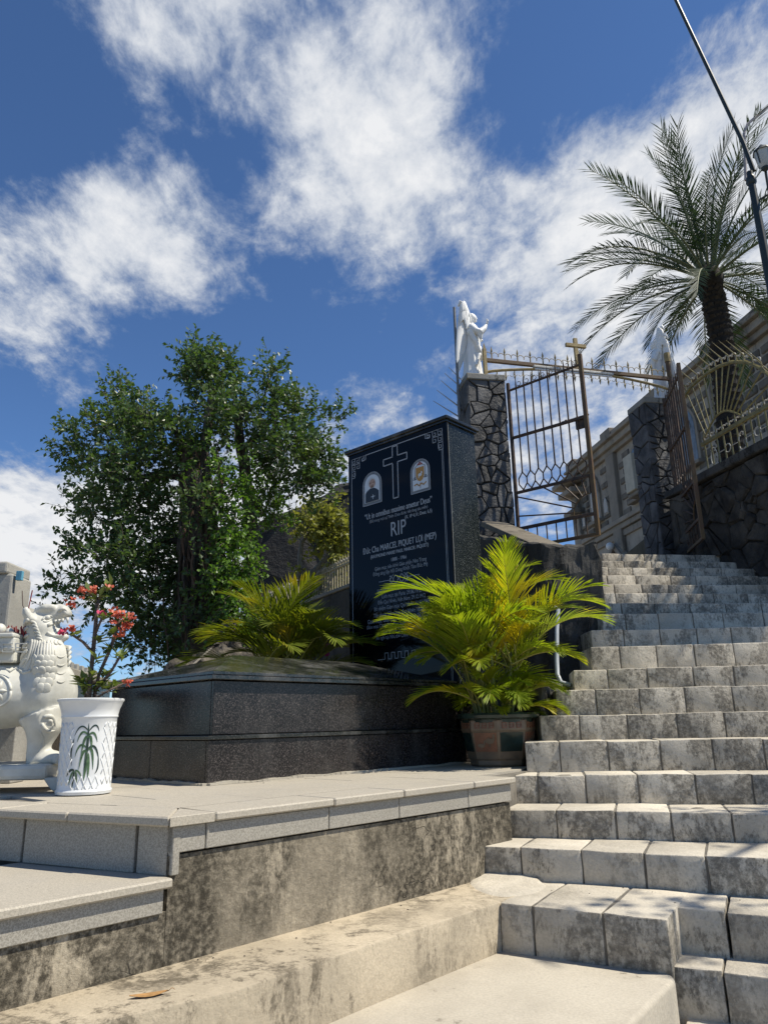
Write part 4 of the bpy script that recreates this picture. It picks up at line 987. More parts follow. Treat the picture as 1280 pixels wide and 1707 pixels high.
# ------------------------------------------------------------------ church
CA = -9; cd_ = az(CA + 180); cn = az(CA - 90)                # along the wall towards the photographer, and outward
C0 = ony(1040, 830, 30); C0.z = 0
def CP(u, z, o=0): return C0 + cd_ * u + cn * o + UP * z
def cuz(x, y):
    p = onpl(x, y, C0, cn); return (p - C0).dot(cd_), p.z
def churchmat(name, a, b, c):
    m, nt, bs, _ = newmat(name); g = G(nt)
    col = g.mix(g.ramp(g.noise(1.3, 7, .65), .35, .68), a, b); col = g.mix(g.ramp(g.noise(.9, 9, .72, (1, 1, .4), (3, 3, 3)), .52, .66), col, c)
    bb = g.math('ADD', g.math('MULTIPLY', g.rand(), .35), .82); cb = g.n('ShaderNodeCombineColor')
    for i in range(3): g.l(bb, cb.inputs[i])
    col = g.mix(1.0, col, cb.outputs[0], 'MULTIPLY')
    g.l(col, bs.inputs['Base Color']); bs.inputs['Roughness'].default_value = .92; g.bump(bs, g.noise(9, 8, .7), .5, .05)
    return m
M_ch = churchmat('church_stone', (.29, .25, .195), (.22, .19, .15), (.10, .087, .07)); M_chj = churchmat('church_joint', (.42, .365, .29), (.34, .295, .235), (.20, .175, .14)); M_chb = churchmat('church_block', (.17, .147, .115), (.12, .104, .082), (.055, .048, .04))
church = thing('church', 'grey stone block church with pointed windows and a stepped cornice', 'church', CP(2, 3.0, -4))
uL = cuz(962, 800)[0]; uR = 14.0; ZT = 12.15
MB().box(CP((uL + uR) / 2, (2.9 + ZT) / 2, -4), (uR - uL, 8, ZT - 2.9), (cd_, cn, UP)).build('wall', M_chj, church)
for z0_, z1_, o in ((ZT, ZT + .22, .18), (ZT + .22, ZT + .5, .34), (ZT + .5, ZT + .62, .50), (ZT + .62, ZT + .98, .20)):
    MB().box(CP((uL + uR) / 2, (z0_ + z1_) / 2, -4 + o / 2), (uR - uL + .4 + o, 8 + o, z1_ - z0_), (cd_, cn, UP)).build('cornice', M_ch, church, bevel=.02, seg=1)
for uu in (-4.6, -.6, 3.4, 7.4, 11.4):
    MB().box(CP(uu, ZT + .86, .12), (.9, .34, .56), (cd_, cn, UP)).build('parapet_block', M_ch, church, bevel=.03, seg=1)
    MB().box(CP(uu, (2.9 + ZT) / 2, .08), (.75, .24, ZT - 2.9), (cd_, cn, UP)).build('pilaster', M_ch, church, bevel=.03, seg=1)
zb1 = cuz(1035, 872)[1]
for dz, o, h in ((0, .30, .20), (-.22, .20, .22), (-.5, .10, .28)):
    MB().box(CP((uL + uR) / 2, zb1 + dz, o / 2), (uR - uL + .2, o, h), (cd_, cn, UP)).build('string_course', M_ch, church, bevel=.02, seg=1)
blk = MB().box((0, 0, 0), (.62, .10, .27), (cd_, cn, UP)).mesh('stone_block', M_chb, bevel=.035, seg=1)
row = 0; z = zb1 + .32; cnt = 0
while z < ZT - .1:
    u = uL + .35 + (.36 if row % 2 else 0)
    while u < 11.2:
        skip = any(abs(u - q) < .72 for q in (-4.6, -.6, 3.4, 7.4)) or (1.9 < u < 5.6) or (abs(u + 2.6) < .75 and 9.4 < z < 11.9) or (abs(u - 1.4) < .7 and 9.3 < z < 11.8)
        if not skip and (row + int(u * 1.39)) % 1 == 0 and cnt < 290: link('stone_block', blk, church, CP(u, z, .015)); cnt += 1
        u += .72
    z += .345; row += 1
# pointed windows
def lancet(w, h, n=7):
    r = w * 1.15; pts = [(-w / 2, 0), (w / 2, 0)]; zs = h - sqrt(max(r * r - (r - w / 2) ** 2, 0))
    for i in range(n + 1):
        a = i / n * math.acos((r - w / 2) / r); pts.append((w / 2 - r + r * cos(a), zs + r * sin(a)))
    for i in range(n, -1, -1):
        a = i / n * math.acos((r - w / 2) / r); pts.append((-(w / 2 - r + r * cos(a)), zs + r * sin(a)))
    return pts
M_glass = simple('church_glass', (.10, .14, .17), .12, .3, 5, 0); M_frame_c = simple('window_tracery', (.42, .44, .44), .8, .1, 5, .1)
for uu, zz_, w, h in ((-2.6, 9.6, .8, 2.1), (1.4, 9.5, .8, 2.1), (5.4, 9.5, .8, 2.1), (-4.0, 9.7, .34, .7), (-1.55, 9.7, .34, .7)):
    wd_ = MB().prism([CP(uu + a, zz_ + b, .0) for a, b in lancet(w * 1.35, h * 1.12)], cn * .10).build('window', M_ch, church)
    wd_['label'] = 'pointed church window'
    MB().prism([CP(uu + a, zz_ + .1 + b, .10) for a, b in lancet(w, h)], cn * .012).build('pane', M_glass, wd_)
    if w > .5:
        tr_ = MB()
        MB().box(CP(uu, zz_ + .1 + h * .45, .125), (.07, .03, h * .9), (cd_, cn, UP)).build('mullion', M_frame_c, wd_)
        MB().tube([CP(uu + .16 * cos(2 * pi * i / 12), zz_ + h * .72 + .16 * sin(2 * pi * i / 12), .13) for i in range(13)], .03, 5).build('tracery', M_frame_c, wd_)
        MB().box(CP(uu, zz_ + .02, .14), (w * 1.6, .28, .14), (cd_, cn, UP)).build('sill', M_ch, wd_, bevel=.02, seg=1)
ub, zb_ = cuz(1083, 790)
MB().box(CP(ub, zb_, .45), (.7, .9, 1.5), (cd_, cn, UP)).build('oriel', simple('cream_plaster', (.46, .42, .33), .9, .1, 3, .1), church, bevel=.02, seg=1)
MB().box(CP(ub, zb_ - .85, .40), (.9, .8, .16), (cd_, cn, UP)).build('oriel_corbel', M_ch, church, bevel=.03, seg=1)
# pointed doorway with stepped mouldings
du, dz = cuz(1035, 930)
for i, (w, h, o) in enumerate(((4.2, 3.2, .14), (3.4, 2.8, .24), (2.7, 2.45, .34))):
    out_ = lancet(w, h + 3); inn_ = lancet(w - .42, h + 3 - .24); k = len(out_)
    dzz = zb1 - .75 - (h + 3) - (.05 * i) + .02
    vs = [CP(du + a, dzz + b, .0) for a, b in out_] + [CP(du + a, dzz + b, .0) for a, b in inn_] + [CP(du + a, dzz + b, o) for a, b in out_] + [CP(du + a, dzz + b, o) for a, b in inn_]
    fs = []
    for j in range(k):
        j2 = (j + 1) % k
        fs += [(2 * k + j, 2 * k + j2, 3 * k + j2, 3 * k + j), (j, j2, 2 * k + j2, 2 * k + j), (k + j2, k + j, 3 * k + j, 3 * k + j2)]
    MB().add(vs, fs).build('door_moulding', M_ch, church)
MB().prism([CP(du + a, zb1 - .85 - 5.35 + b, .03) for a, b in lancet(2.2, 5.1)], cn * .03).build('door', simple('dark_door', (.03, .028, .025), .6, .2, 3, .1), church)
gl = cuz(1035, 911)
MB().ell(CP(gl[0], gl[1], .5), .17, 14, 10).build('globe_lamp', simple('opal_globe', (.7, .7, .68), .3, .02, 3, 0), church, smooth=True)
# bay at the far end with eave pieces
MB().box(CP(uL - .35, 9.0, -1.2), (1.2, 2.4, 1.0), (cd_, cn, UP)).build('bay', M_ch, church, bevel=.02, seg=1)
for z_, o in ((10.6, .5), (11.6, .8), (12.1, 1.2)):
    MB().box(CP(uL - .1, z_, -.5), (.8 + o, 1.6 + o, .25), (cd_, cn, UP)).build('eave', M_ch, church, bevel=.02, seg=1)

# ------------------------------------------------------------------ lamp post and leaning pole
lpst = thing('lamp_post', 'dark green lamp post with a lantern among the palm fronds', 'lamp post', ony(1290, 480, 9) * 1 - UP * 2.5)
lx = ony(1250, 290, 9.0)
M_lampg = simple('dark_lamp_paint', (.02, .028, .026), .45, .2, 9, .05)
MB().tube([(lx.x, lx.y, 4.0), (lx.x, lx.y, 6.4), (lx.x, lx.y, 8.35), (lx.x, lx.y, 8.62)], [.075, .065, .05, .045], 12).build('post', M_lampg, lpst, smooth='auto')
MB().lathe([(.05, -.05), (.07, -.02), (.07, .05), (.05, .10)], 12, (lx.x, lx.y, 8.45)).build('collar', M_lampg, lpst, smooth='auto')
b0 = Vec((lx.x, lx.y, 8.25)); b1 = ony(1272, 262, 8.8)
MB().tube([Vec((lx.x, lx.y, 8.1)), Vec((lx.x + .16, lx.y - .1, 8.16)), b1 - UP * .1], .018, 6).build('bracket', M_lampg, lpst, smooth='auto')
lan = MB().lathe([(.05, -.17), (.085, -.12), (.11, .06), (.12, .08)], 8, b1).build('lantern', simple('lantern_glass', (.45, .47, .48), .2, .1, 9, 0), lpst, smooth='auto')
MB().lathe([(.135, .08), (.12, .12), (.05, .18), (.015, .22)], 8, b1).build('lantern_roof', M_lampg, lpst, smooth='auto')
for k in range(4):
    a = k * pi / 2 + .4; MB().tube([b1 + Vec((.088 * cos(a), .088 * sin(a), -.12)), b1 + Vec((.115 * cos(a), .115 * sin(a), .08))], .008, 4).build('lantern_rib', M_lampg, lpst)
MB().lathe([(.012, -.24), (.05, -.2), (.055, -.17)], 8, b1).build('lantern_base', M_lampg, lpst, smooth='auto')
po = MB().tube([ony(1256, 285, 9.0), ony(1238, 236, 9.0), ony(1108, -40, 9.0)], [.034, .031, .024], 8).build('leaning_pole', M_lampg, None, smooth='auto'); tag(po, 'thin dark leaning steel pole rising from the lamp post', 'pole')
bp = MB().tube([ony(1243, 300, 9.3), ony(1240, 222, 9.3), ony(1246, 206, 9.3), ony(1300, 160, 9.3)], .022, 8).build('bent_pipe', simple('pale_pipe', (.45, .38, .34), .5, .1, 9, 0), None, smooth='auto'); tag(bp, 'pale bent pipe arm rising above the lantern', 'pipe')
# ------------------------------------------------------------------ palm fronds
def frond(L, n, ll, lw, e0, droop, vee, seed, start=.16, fwd=(62, 22), pw=1.4, sag=.5, rr=.012, segs=3, prof=None, broken=0.0, fold=0.0, twist=0.0):
    "one feather leaf growing along +X from the origin: rachis and leaflets in one mesh"
    rng = random.Random(seed); rach = MB(); lf = MB(); N = 26; pts = [Vec((0, 0, 0))]; tg = []
    for i in range(N):
        s = (i + .5) / N; a = rad(e0 - droop * s ** pw); d = Vec((cos(a), 0, sin(a))); tg.append(d); pts.append(pts[-1] + d * L / N)
    tg.append(tg[-1])
    rach.tube(pts, [rr * (1 - .85 * i / N) for i in range(N + 1)], 5)
    for side in (-1, 1):
        for i in range(n):
            s = start + (1 - start) * (i + rng.random() * .5) / n
            if rng.random() < broken: continue
            k = s * N; j = min(int(k), N - 1); p = pts[j].lerp(pts[j + 1], k - j); t = tg[j]
            nr = Vec((-t.z, 0, t.x))
            tw_ = rad(twist * s)
            sdv = (Vec((0, side, 0)) * cos(rad(vee)) + nr * sin(rad(vee)))
            ang = rad(fwd[0] + (fwd[1] - fwd[0]) * s + rng.uniform(-7, 7))
            d0 = (t * cos(ang) + sdv * sin(ang)).normalized()
            pr = prof(s) if prof else (sin(pi * min(1, (s - start) / (1 - start) * .78 + .20)) ** .7)
            l = ll * pr * rng.uniform(.88, 1.1); w = lw * (0.6 + .4 * pr)
            wdir = (t - d0 * t.dot(d0)); wdir = wdir.normalized() if wdir.length > 1e-4 else nr
            nl = d0.cross(wdir)
            q = p.copy(); d = d0.copy(); vs = []
            for m in range(segs + 1):
                f = m / segs; ww = w * (0.55 + .9 * f) * (1 - f) ** .55 if m < segs else 0
                if m == 0: ww = w * .45
                vs.append((q + wdir * ww, q - wdir * ww)); d = (d - UP * sag * rng.uniform(.7, 1.2) / segs).normalized(); q = q + d * l / segs
            vv = []; ff = []
            for a_, b_ in vs[:-1]: vv += [a_, b_]
            vv.append(vs[-1][0]); 
            for m in range(segs - 1): ff.append((2 * m, 2 * m + 1, 2 * m + 3, 2 * m + 2))
            ff.append((2 * segs - 2, 2 * segs - 1, 2 * segs))
            lf.add(vv, ff)
    return rach, lf
def two_mat_mesh(name, a, ma, b, mb_):
    me = bpy.data.meshes.new(name); n = len(a.v); me.from_pydata(a.v + b.v, [], a.f + [tuple(i + n for i in f) for f in b.f])
    me.materials.append(ma); me.materials.append(mb_)
    k = len(a.f)
    me.polygons.foreach_set('material_index', [0] * k + [1] * len(b.f)); me.polygons.foreach_set('use_smooth', [True] * (k + len(b.f))); return me

M_areca = leafmat('areca_leaflet', (.22, .30, .022), (.32, .37, .026), (.60, .48, .03), .52, .45, .22, (1.2, 1.25, .4), 4, .3)
M_arecar = simple('areca_rachis', (.30, .27, .05), .45, .2, 9, .05, rnd=.15)
M_cane = simple('areca_cane', (.16, .17, .04), .55, .3, 12, .1, 60)
M_date = leafmat('date_leaflet', (.022, .042, .022), (.034, .058, .028), None, .20, .45, .25, (1.3, 1.5, .6), 4, .35)
M_dater = simple('date_rachis', (.14, .16, .08), .5, .2, 9, .05)
# ------------------------------------------------------------------ potted areca palm beside the tomb
pc = onz(842, 1272, ZP); pc = Vec((.80, 5.62, ZP))
pp = thing('potted_palm', 'bright yellow-green areca palm in a low glazed pot with duck reliefs', 'potted plant', pc)
M_glz = simple('brown_glaze', (.20, .085, .045), .35, .25, 14, .1, 40, spec=.5); M_glzt = simple('tan_glaze', (.19, .135, .085), .45, .2, 16, .1, 40); M_glzg = simple('dark_green_glaze', (.02, .035, .028), .25, .3, 12, .05, 40)
def ring8(r): return r
ph = rad(22.5 + 14)
MB().lathe([(.20, .0), (.215, .015), (.215, .045), (.225, .055), (.235, .10), (.262, .235), (.27, .25), (.27, .315), (.262, .32), (.245, .32), (.24, .30), (.2, .28)], 8, pc, ph).build('pot', M_glzt, pp, bevel=.006)
MB().lathe([(.275, .322), (.298, .332), (.302, .352), (.292, .366), (.262, .366), (.258, .30), (.2, .30)], 24, pc).build('pot_rim', M_glzg, pp, smooth='auto')
MB().lathe([(.245, .31), (.2, .33), (.01, .34)], 16, pc).build('soil', simple('potting_soil', (.03, .025, .018), .95, .3, 20, .6, 60), pp, smooth=True)
for k in range(8):
    a0 = ph + 2 * pi * k / 8; a1 = a0 + 2 * pi / 8; am = (a0 + a1) / 2; nrm = Vec((cos(am), sin(am), 0)); tn = Vec((-sin(am), cos(am), 0)); ap_ = cos(pi / 8)
    def Q(h, z, lift): r = (.235 + (z - .10) * .2) * ap_ if z < .245 else .27 * ap_; return pc + nrm * (r + lift) + tn * h + UP * z
    pan = MB().prism([Q(-.078, .105, 0), Q(.078, .105, 0), Q(.086, .232, 0), Q(-.086, .232, 0)], nrm * .005).build('relief_panel', M_glz if k % 2 == 0 else M_glzg, pp)
    for i in range(3):
        h = -.055 + .055 * i; sq = MB()
        for (x0, x1, z0_, z1_) in ((-.019, .019, .262, .27), (-.019, .019, .278, .285), (-.019, .019, .295, .303), (-.019, -.011, .262, .303), (.011, .019, .27, .295)):
            sq.prism([Q(h + x0, z0_, 0), Q(h + x1, z0_, 0), Q(h + x1, z1_, 0), Q(h + x0, z1_, 0)], nrm * .004)
        sq.build('key_fret', M_glz, pp)
    if k % 2 == 0:
        for h, z, s_ in ((-.035, .145, 1), (.03, .175, 1.3)):
            dk = MB(); body = [Q(h + .026 * s_ * cos(t), z + .014 * s_ * sin(t), .005) for t in [2 * pi * i / 12 for i in range(12)]]
            dk.prism(body, nrm * .005); dk.prism([Q(h + .018 * s_, z, .0055), Q(h + .03 * s_, z + .004 * s_, .0055), Q(h + .034 * s_, z + .034 * s_, .0055), Q(h + .022 * s_, z + .034 * s_, .0055)], nrm * .005)
            dk.prism([Q(h - .004, z + .006, .006), Q(h + .012, z + .006, .006), Q(h - .006 * s_, z + .042 * (s_ - .6), .006)], nrm * .005); dk.prism([Q(h - .004, z - .012 * s_, .0055), Q(h + .002, z - .012 * s_, .0055), Q(h + .002, z - .03 * s_, .0055), Q(h - .004, z - .03 * s_, .0055)], nrm * .004)
            dk.build('duck_relief', M_glzt, pan)
ap_prof = lambda s: max(.25, sin(pi * (s * .72 + .22)) ** .8)
AF = []
for i, (L, e, dr) in enumerate(((.95, 84, 50), (1.0, 76, 62), (1.05, 68, 74), (.95, 60, 80), (.9, 50, 80), (.72, 40, 78), (.6, 28, 70), (.5, 66, 100))):
    a, b = frond(L, 30, .36 if L > .7 else .26, .0105, e, dr, 24, 40 + i, .30, (52, 20), 1.6, .42, .009, 4, ap_prof)
    AF.append(two_mat_mesh('frond', a, M_arecar, b, M_areca))
rg_ = random.Random(9); soil = pc + UP * .33
def palm_clump(t, base, n_cane, spec, rg_, sc0, cane_h, lib=None):
    canes = []
    for i in range(n_cane):
        a = rg_.random() * 2 * pi; r = .15 * sqrt(rg_.random()) * sc0
        b = base + Vec((r * cos(a), r * sin(a), -.02)); h = rg_.uniform(*cane_h); tip = b + Vec((cos(a) * .22 * h, sin(a) * .22 * h, h))
        MB().tube([b, b.lerp(tip, .5) + UP * .02, tip], [.013, .011, .008], 6).build('cane', M_cane, t, smooth='auto'); canes.append(tip)
    for k, (idx, azd, sc) in enumerate(spec):
        tip = canes[k % n_cane]
        o = link('frond', (lib or AF)[idx], t, tip - UP * .02, (rg_.uniform(-.12, .12), 0, rad(90 - azd)), sc)
spec = []
for azd in range(0, 360, 17): spec.append((rg_.choice((0, 0, 1, 1, 2)), azd + rg_.uniform(-12, 12), rg_.uniform(.85, 1.08)))
for azd in range(10, 370, 24): spec.append((rg_.choice((2, 3, 3, 4)), azd + rg_.uniform(-12, 12), rg_.uniform(.78, 1.0)))
for azd in range(0, 360, 36): spec.append((rg_.choice((5, 6)), azd + rg_.uniform(-12, 12), rg_.uniform(.7, 1.0)))
for azd, idx, sc in ((278, 3, 1.12), (268, 2, 1.0), (255, 4, 1.0), (290, 2, 1.05), (80, 3, 1.1), (95, 2, 1.1), (70, 2, 1.0), (110, 4, .95), (250, 6, 1.1), (100, 5, 1.0)): spec.append((idx, azd, sc))
spec = [(a_, b_, c_ * .9) for a_, b_, c_ in spec]
palm_clump(pp, soil, 22, spec, rg_, 1.0, (.12, .58))
for i in range(26):
    a = rg_.random() * 2 * pi; r = .16 * sqrt(rg_.random())
    link('frond', AF[rg_.choice((5, 6, 7))], pp, soil + Vec((r * cos(a), r * sin(a), rg_.uniform(0, .12))), (0, 0, a), rg_.uniform(.45, .8))
# ------------------------------------------------------------------ second palm behind the tomb
M_areca2 = leafmat('garden_palm_leaflet', (.13, .17, .018), (.19, .22, .022), (.36, .29, .03), .45, .45, .25, (1.2, 1.2, .4), 4, .3)
AF2 = []
for m_ in AF:
    c_ = m_.copy(); c_.name = 'frond'; c_.materials[1] = M_areca2; AF2.append(c_)
p2c = Vec((-.93, 6.95, 1.16))
p2 = thing('garden_palm', 'olive-green areca palm growing behind the tomb', 'palm', p2c)
spec2 = []
for azd in range(0, 360, 20): spec2.append((rg_.choice((0, 1, 1, 2)), azd + rg_.uniform(-14, 14), rg_.uniform(.9, 1.15)))
for azd in (262, 280, 300, 90, 75, 110, 265, 95, 240, 120, 200, 170, 275, 85, 290, 100, 255, 150): spec2.append((rg_.choice((2, 3, 3, 4)), azd + rg_.uniform(-8, 8), rg_.uniform(.9, 1.15)))
palm_clump(p2, p2c, 16, [(a_, b_, c_ * .98) for a_, b_, c_ in spec2], rg_, 1.7, (.08, .30), AF2)
# pink orchid by the stele
po_ = ony(545, 1058, 6.9); orc = thing('orchid', 'tiny magenta orchid flowers beside the stele', 'flower', po_ - UP * .35)
MB().tube([po_ - UP * .4, po_ + Vec((.01, 0, -.1)), po_], .004, 5).build('stem', M_cane, orc)
M_mag = simple('magenta_petal', (.55, .03, .25), .5, .15, 30, 0)
for i in range(4): MB().ell(po_ + Vec((rg_.uniform(-.03, .03), 0, -.09 * i)), (.026, .012, .022), 8, 6).build('flower', M_mag, orc, smooth=True)

# ------------------------------------------------------------------ date palm behind the fence
PY = 11.6
dt = [ony(x, y, PY) for x, y in ((1222, 800), (1216, 720), (1210, 640), (1202, 560), (1190, 505), (1181, 466))]
dp = thing('date_palm', 'tall date palm with a dark rough trunk behind the fan-topped fence', 'palm tree', dt[0])
M_bark = simple('palm_bark', (.022, .018, .015), .95, .4, 9, .8, 30, bdist=.03)
M_boot = simple('leaf_scar', (.03, .024, .018), .95, .4, 12, .6, 40, rnd=.3)
full = [dt[0] - UP * 1.2] + dt
MB().tube(full, [.22, .21, .20, .195, .19, .18, .17], 14).build('trunk', M_bark, dp, smooth=True)
sc = MB(); rgd = random.Random(3); N = 34
for i in range(N):
    f = i / N * (len(full) - 1); j = int(f); p = full[j].lerp(full[min(j + 1, len(full) - 1)], f - j); r = .215 - .035 * i / N
    for k in range(12):
        a = 2 * pi * (k + (i % 2) * .5) / 12 + rgd.uniform(-.06, .06); d = Vec((cos(a), sin(a), 0)); t = Vec((-sin(a), cos(a), 0))
        b = p + d * (r - .03); w = .052; h = .08; o = rgd.uniform(.04, .075)
        sc.add([b - t * w, b + t * w, b + t * w * .7 + d * o + UP * h * .9, b - t * w * .7 + d * o + UP * h * .9, b - t * w + UP * h * 1.2, b + t * w + UP * h * 1.2], [(0, 1, 2, 3), (3, 2, 5, 4), (0, 3, 4), (1, 5, 2)])
o = sc.build('leaf_scars', M_boot, dp); o['kind'] = 'stuff'
DF = []
dprof = lambda s: max(.30, sin(pi * (s * .70 + .18)) ** .6)
for i, (L, e, dr) in enumerate(((2.35, 82, 34), (2.5, 66, 44), (2.55, 50, 52), (2.5, 34, 56), (2.45, 18, 58), (2.4, 2, 56), (2.2, -16, 50), (1.9, -34, 40))):
    a, b = frond(L, 52, .42, .0115, e, dr, 22, 140 + i, .14, (54, 26), 1.5, .32, .024, 2, dprof, .05)
    DF.append(two_mat_mesh('frond', a, M_dater, b, M_date))
top = dt[-1] + UP * .06
cr = MB().lathe([(.22, -.25), (.26, -.05), (.20, .12), (.05, .3)], 12, top).build('crown_heart', M_boot, dp, smooth=True)
ga_ = 137.5; rgp = random.Random(21)
for i in range(54):
    t = i / 53; idx = min(7, int(t * 7.2 + rgp.uniform(-.3, .5))); idx = max(0, idx)
    azd = i * ga_ + rgp.uniform(-8, 8)
    if idx >= 5 and 110 < azd % 360 < 230 and rgp.random() < .4: continue
    link('frond', DF[idx], dp, top + Vec((sin(rad(azd)) * .12, cos(rad(azd)) * .12, .10 - .2 * t)), (rgp.uniform(-.25, .25), 0, rad(90 - azd)), rgp.uniform(.94, 1.16))

# ------------------------------------------------------------------ leafy trees
def leaf_tris(mb, p, d, nrm, L, W):
    s = d.cross(nrm)
    if s.length < 1e-5: s = d.orthogonal()
    s.normalize(); nrm = s.cross(d).normalized(); c = L * .10
    mb.add([p, p + d * L * .45 + s * W + nrm * c, p + d * L, p + d * L * .45 - s * W + nrm * c, p + d * L * .5], [(0, 4, 1), (4, 2, 1), (0, 3, 4), (3, 2, 4)])
def rdir(rng):
    z = rng.uniform(-1, 1); a = rng.random() * 2 * pi; r = sqrt(1 - z * z); return Vec((r * cos(a), r * sin(a), z))
def sprigs(lf, tw, clumps, rng, Ll, Lw, slen, nleaf, Y0, surf=.5, hang=0.0, twr=.004, shrink=1.0):
    "clumps: photo ellipse (x, y, rx, ry), depth offset and radius, number of sprigs"
    for (cx_, cy_, rx, ry, dy, rd, n) in clumps:
        c = ony(cx_, cy_, Y0 + dy); mpx = c.y / F * shrink
        for _ in range(n):
            v = rdir(rng); r = rng.random() ** (surf)
            p = c + Vec((v.x * rx * mpx * r, v.y * rd * r, v.z * ry * mpx * r))
            d = (v * .8 + UP * (.35 - hang) + rdir(rng) * .7).normalized(); L = slen * rng.uniform(.6, 1.35); k = int(nleaf * rng.uniform(.7, 1.2)); q = p.copy(); pts = [q.copy()]
            for i in range(k):
                d = (d + rdir(rng) * .18 - UP * hang * .15).normalized(); q = q + d * L / k
                side = rdir(rng); side = (side - d * side.dot(d)).normalized()
                ld_ = (d * rng.uniform(.2, .9) + side).normalized(); nn = (UP * .8 + rdir(rng) * .9).normalized()
                leaf_tris(lf, q, ld_, nn, Ll * rng.uniform(.7, 1.15), Lw * rng.uniform(.75, 1.15))
                if i % 3 == 2: pts.append(q.copy())
            pts.append(q.copy()); tw.tube(pts, [twr * (1 - .6 * i / len(pts)) for i in range(len(pts))], 3, False)
M_fic = leafmat('fig_leaf', (.060, .105, .036), (.095, .150, .055), (.14, .185, .07), .32, .40, 0, (1.3, 1.5, .5), 3, .45)
M_ficbark = simple('fig_bark', (.060, .045, .034), .92, .4, 8, .7, 24, col2=(.13, .105, .08), sc=(1, 1, .25), bdist=.02)
M_root = simple('hanging_root', (.10, .062, .040), .95, .35, 9, .5, 40, sc=(1, 1, .2))
FY = 9.2
fig = thing('fig_tree', 'dense banyan fig with dark trunks and hanging roots behind the tomb', 'tree', ony(330, 1125, FY))
lf = MB(); twg = MB(); rf = random.Random(17)
CL = [(350, 640, 62, 62, .1, .75, 190), (330, 600, 34, 28, .0, .5, 60), (375, 600, 26, 30, 0, .4, 50), (392, 690, 62, 55, -.2, .7, 150), (455, 665, 46, 70, .2, .5, 90), (452, 605, 18, 36, .2, .3, 26), (500, 680, 44, 44, .1, .5, 70), (485, 745, 74, 52, -.1, .8, 190), (535, 765, 42, 44, 0, .55, 90), (520, 800, 42, 24, 0, .5, 50), (560, 690, 20, 26, .2, .3, 20), (440, 760, 34, 26, .3, .6, 40),
      (215, 665, 36, 34, .1, .5, 70), (205, 715, 66, 46, -.1, .8, 140), (140, 710, 38, 26, 0, .5, 50), (120, 745, 26, 26, 0, .4, 28), (280, 720, 66, 60, -.3, .8, 170), (160, 780, 50, 34, 0, .6, 70), (235, 785, 70, 52, -.2, .9, 170), (330, 770, 60, 46, .2, .8, 110), (190, 845, 66, 44, -.1, .8, 130), (130, 830, 30, 20, 0, .4, 24), (260, 860, 60, 56, .1, .9, 130), (165, 910, 54, 42, 0, .8, 90), (225, 935, 74, 56, -.2, .9, 180), (120, 965, 34, 26, .1, .5, 34), (175, 985, 50, 34, 0, .7, 70), (260, 1000, 62, 56, .1, .9, 150), (300, 930, 40, 60, .5, .7, 90), (240, 1060, 50, 46, .2, .7, 90), (300, 1040, 40, 56, .4, .6, 80), (330, 1090, 60, 26, .2, .6, 60), (100, 1010, 18, 12, .1, .3, 10), (330, 830, 44, 50, -.75, .2, 40), (345, 950, 36, 60, -.7, .2, 30), (320, 1030, 40, 50, -.6, .2, 34)]
sprigs(lf, twg, [(a_, b_ + 12, c_, d_, e_, f_, int(n_ * .92)) for a_, b_, c_, d_, e_, f_, n_ in CL], rf, .078, .0225, .27, 12, FY, .55, 0.0, .004, .70)
o = lf.build('crown', M_fic, fig); o = twg.build('twigs', M_ficbark, fig)
def trunk(pts, r0, r1, n=10, Y=FY, wob=.03):
    P = [ony(x, y, Y + d) for x, y, d in pts]; return MB().tube(P, [r0 + (r1 - r0) * i / (len(P) - 1) for i in range(len(P))], n)
for pts, r0, r1 in (([(350, 1120, 0), (345, 1010, -.05), (335, 900, -.1), (325, 800, -.1), (318, 740, 0)], .34, .14), ([(362, 1110, .1), (352, 1000, .0), (340, 880, -.05), (330, 790, -.15), (345, 720, -.1), (355, 650, 0)], .16, .05),
                    ([(420, 1080, .25), (425, 1000, .3), (420, 900, .3), (410, 800, .25), (402, 745, .2), (395, 680, .2)], .12, .06), ([(402, 755, .2), (430, 730, .2), (470, 725, .2), (520, 735, .1)], .06, .02), ([(318, 760, 0), (290, 715, 0), (250, 690, 0), (205, 690, .1)], .07, .02), ([(320, 800, 0), (270, 790, .1), (215, 800, .1), (165, 800, 0)], .06, .015), ([(340, 920, 0), (290, 900, .1), (230, 920, 0), (160, 930, 0)], .06, .015), ([(395, 700, .2), (440, 660, .2), (455, 600, .2)], .035, .008), ([(400, 750, .2), (470, 690, .2), (540, 680, .2)], .03, .008), ([(300, 1110, .2), (300, 1000, .2), (310, 900, .2), (318, 820, .1)], .10, .06)):
    mm = trunk(pts, r0, r1).mesh('trunk', M_ficbark, smooth=True); rough_mesh(mm, .035, 4, r0 * 40, 1); link('trunk', mm, fig)
rt_ = random.Random(31)
for i in range(90):
    x = rt_.gauss(338, 25); y0 = rt_.uniform(735, 930); y1 = y0 + rt_.uniform(70, 260); d0 = rt_.uniform(-.5, -.1); P = []; xx = x; dz_ = d0
    for k in range(10):
        P.append(ony(xx, y0 + (y1 - y0) * k / 9, FY + dz_)); xx += rt_.gauss(.8, 2.6); dz_ += rt_.gauss(0, .03)
    MB().tube(P, [rt_.choice((.006, .009, .014, .024)) * rt_.uniform(.7, 1.2) for _ in range(9)] + [.004], 5).build('hanging_root', rt_.choice((M_root, M_ficbark, M_ficbark)), fig, smooth=True)
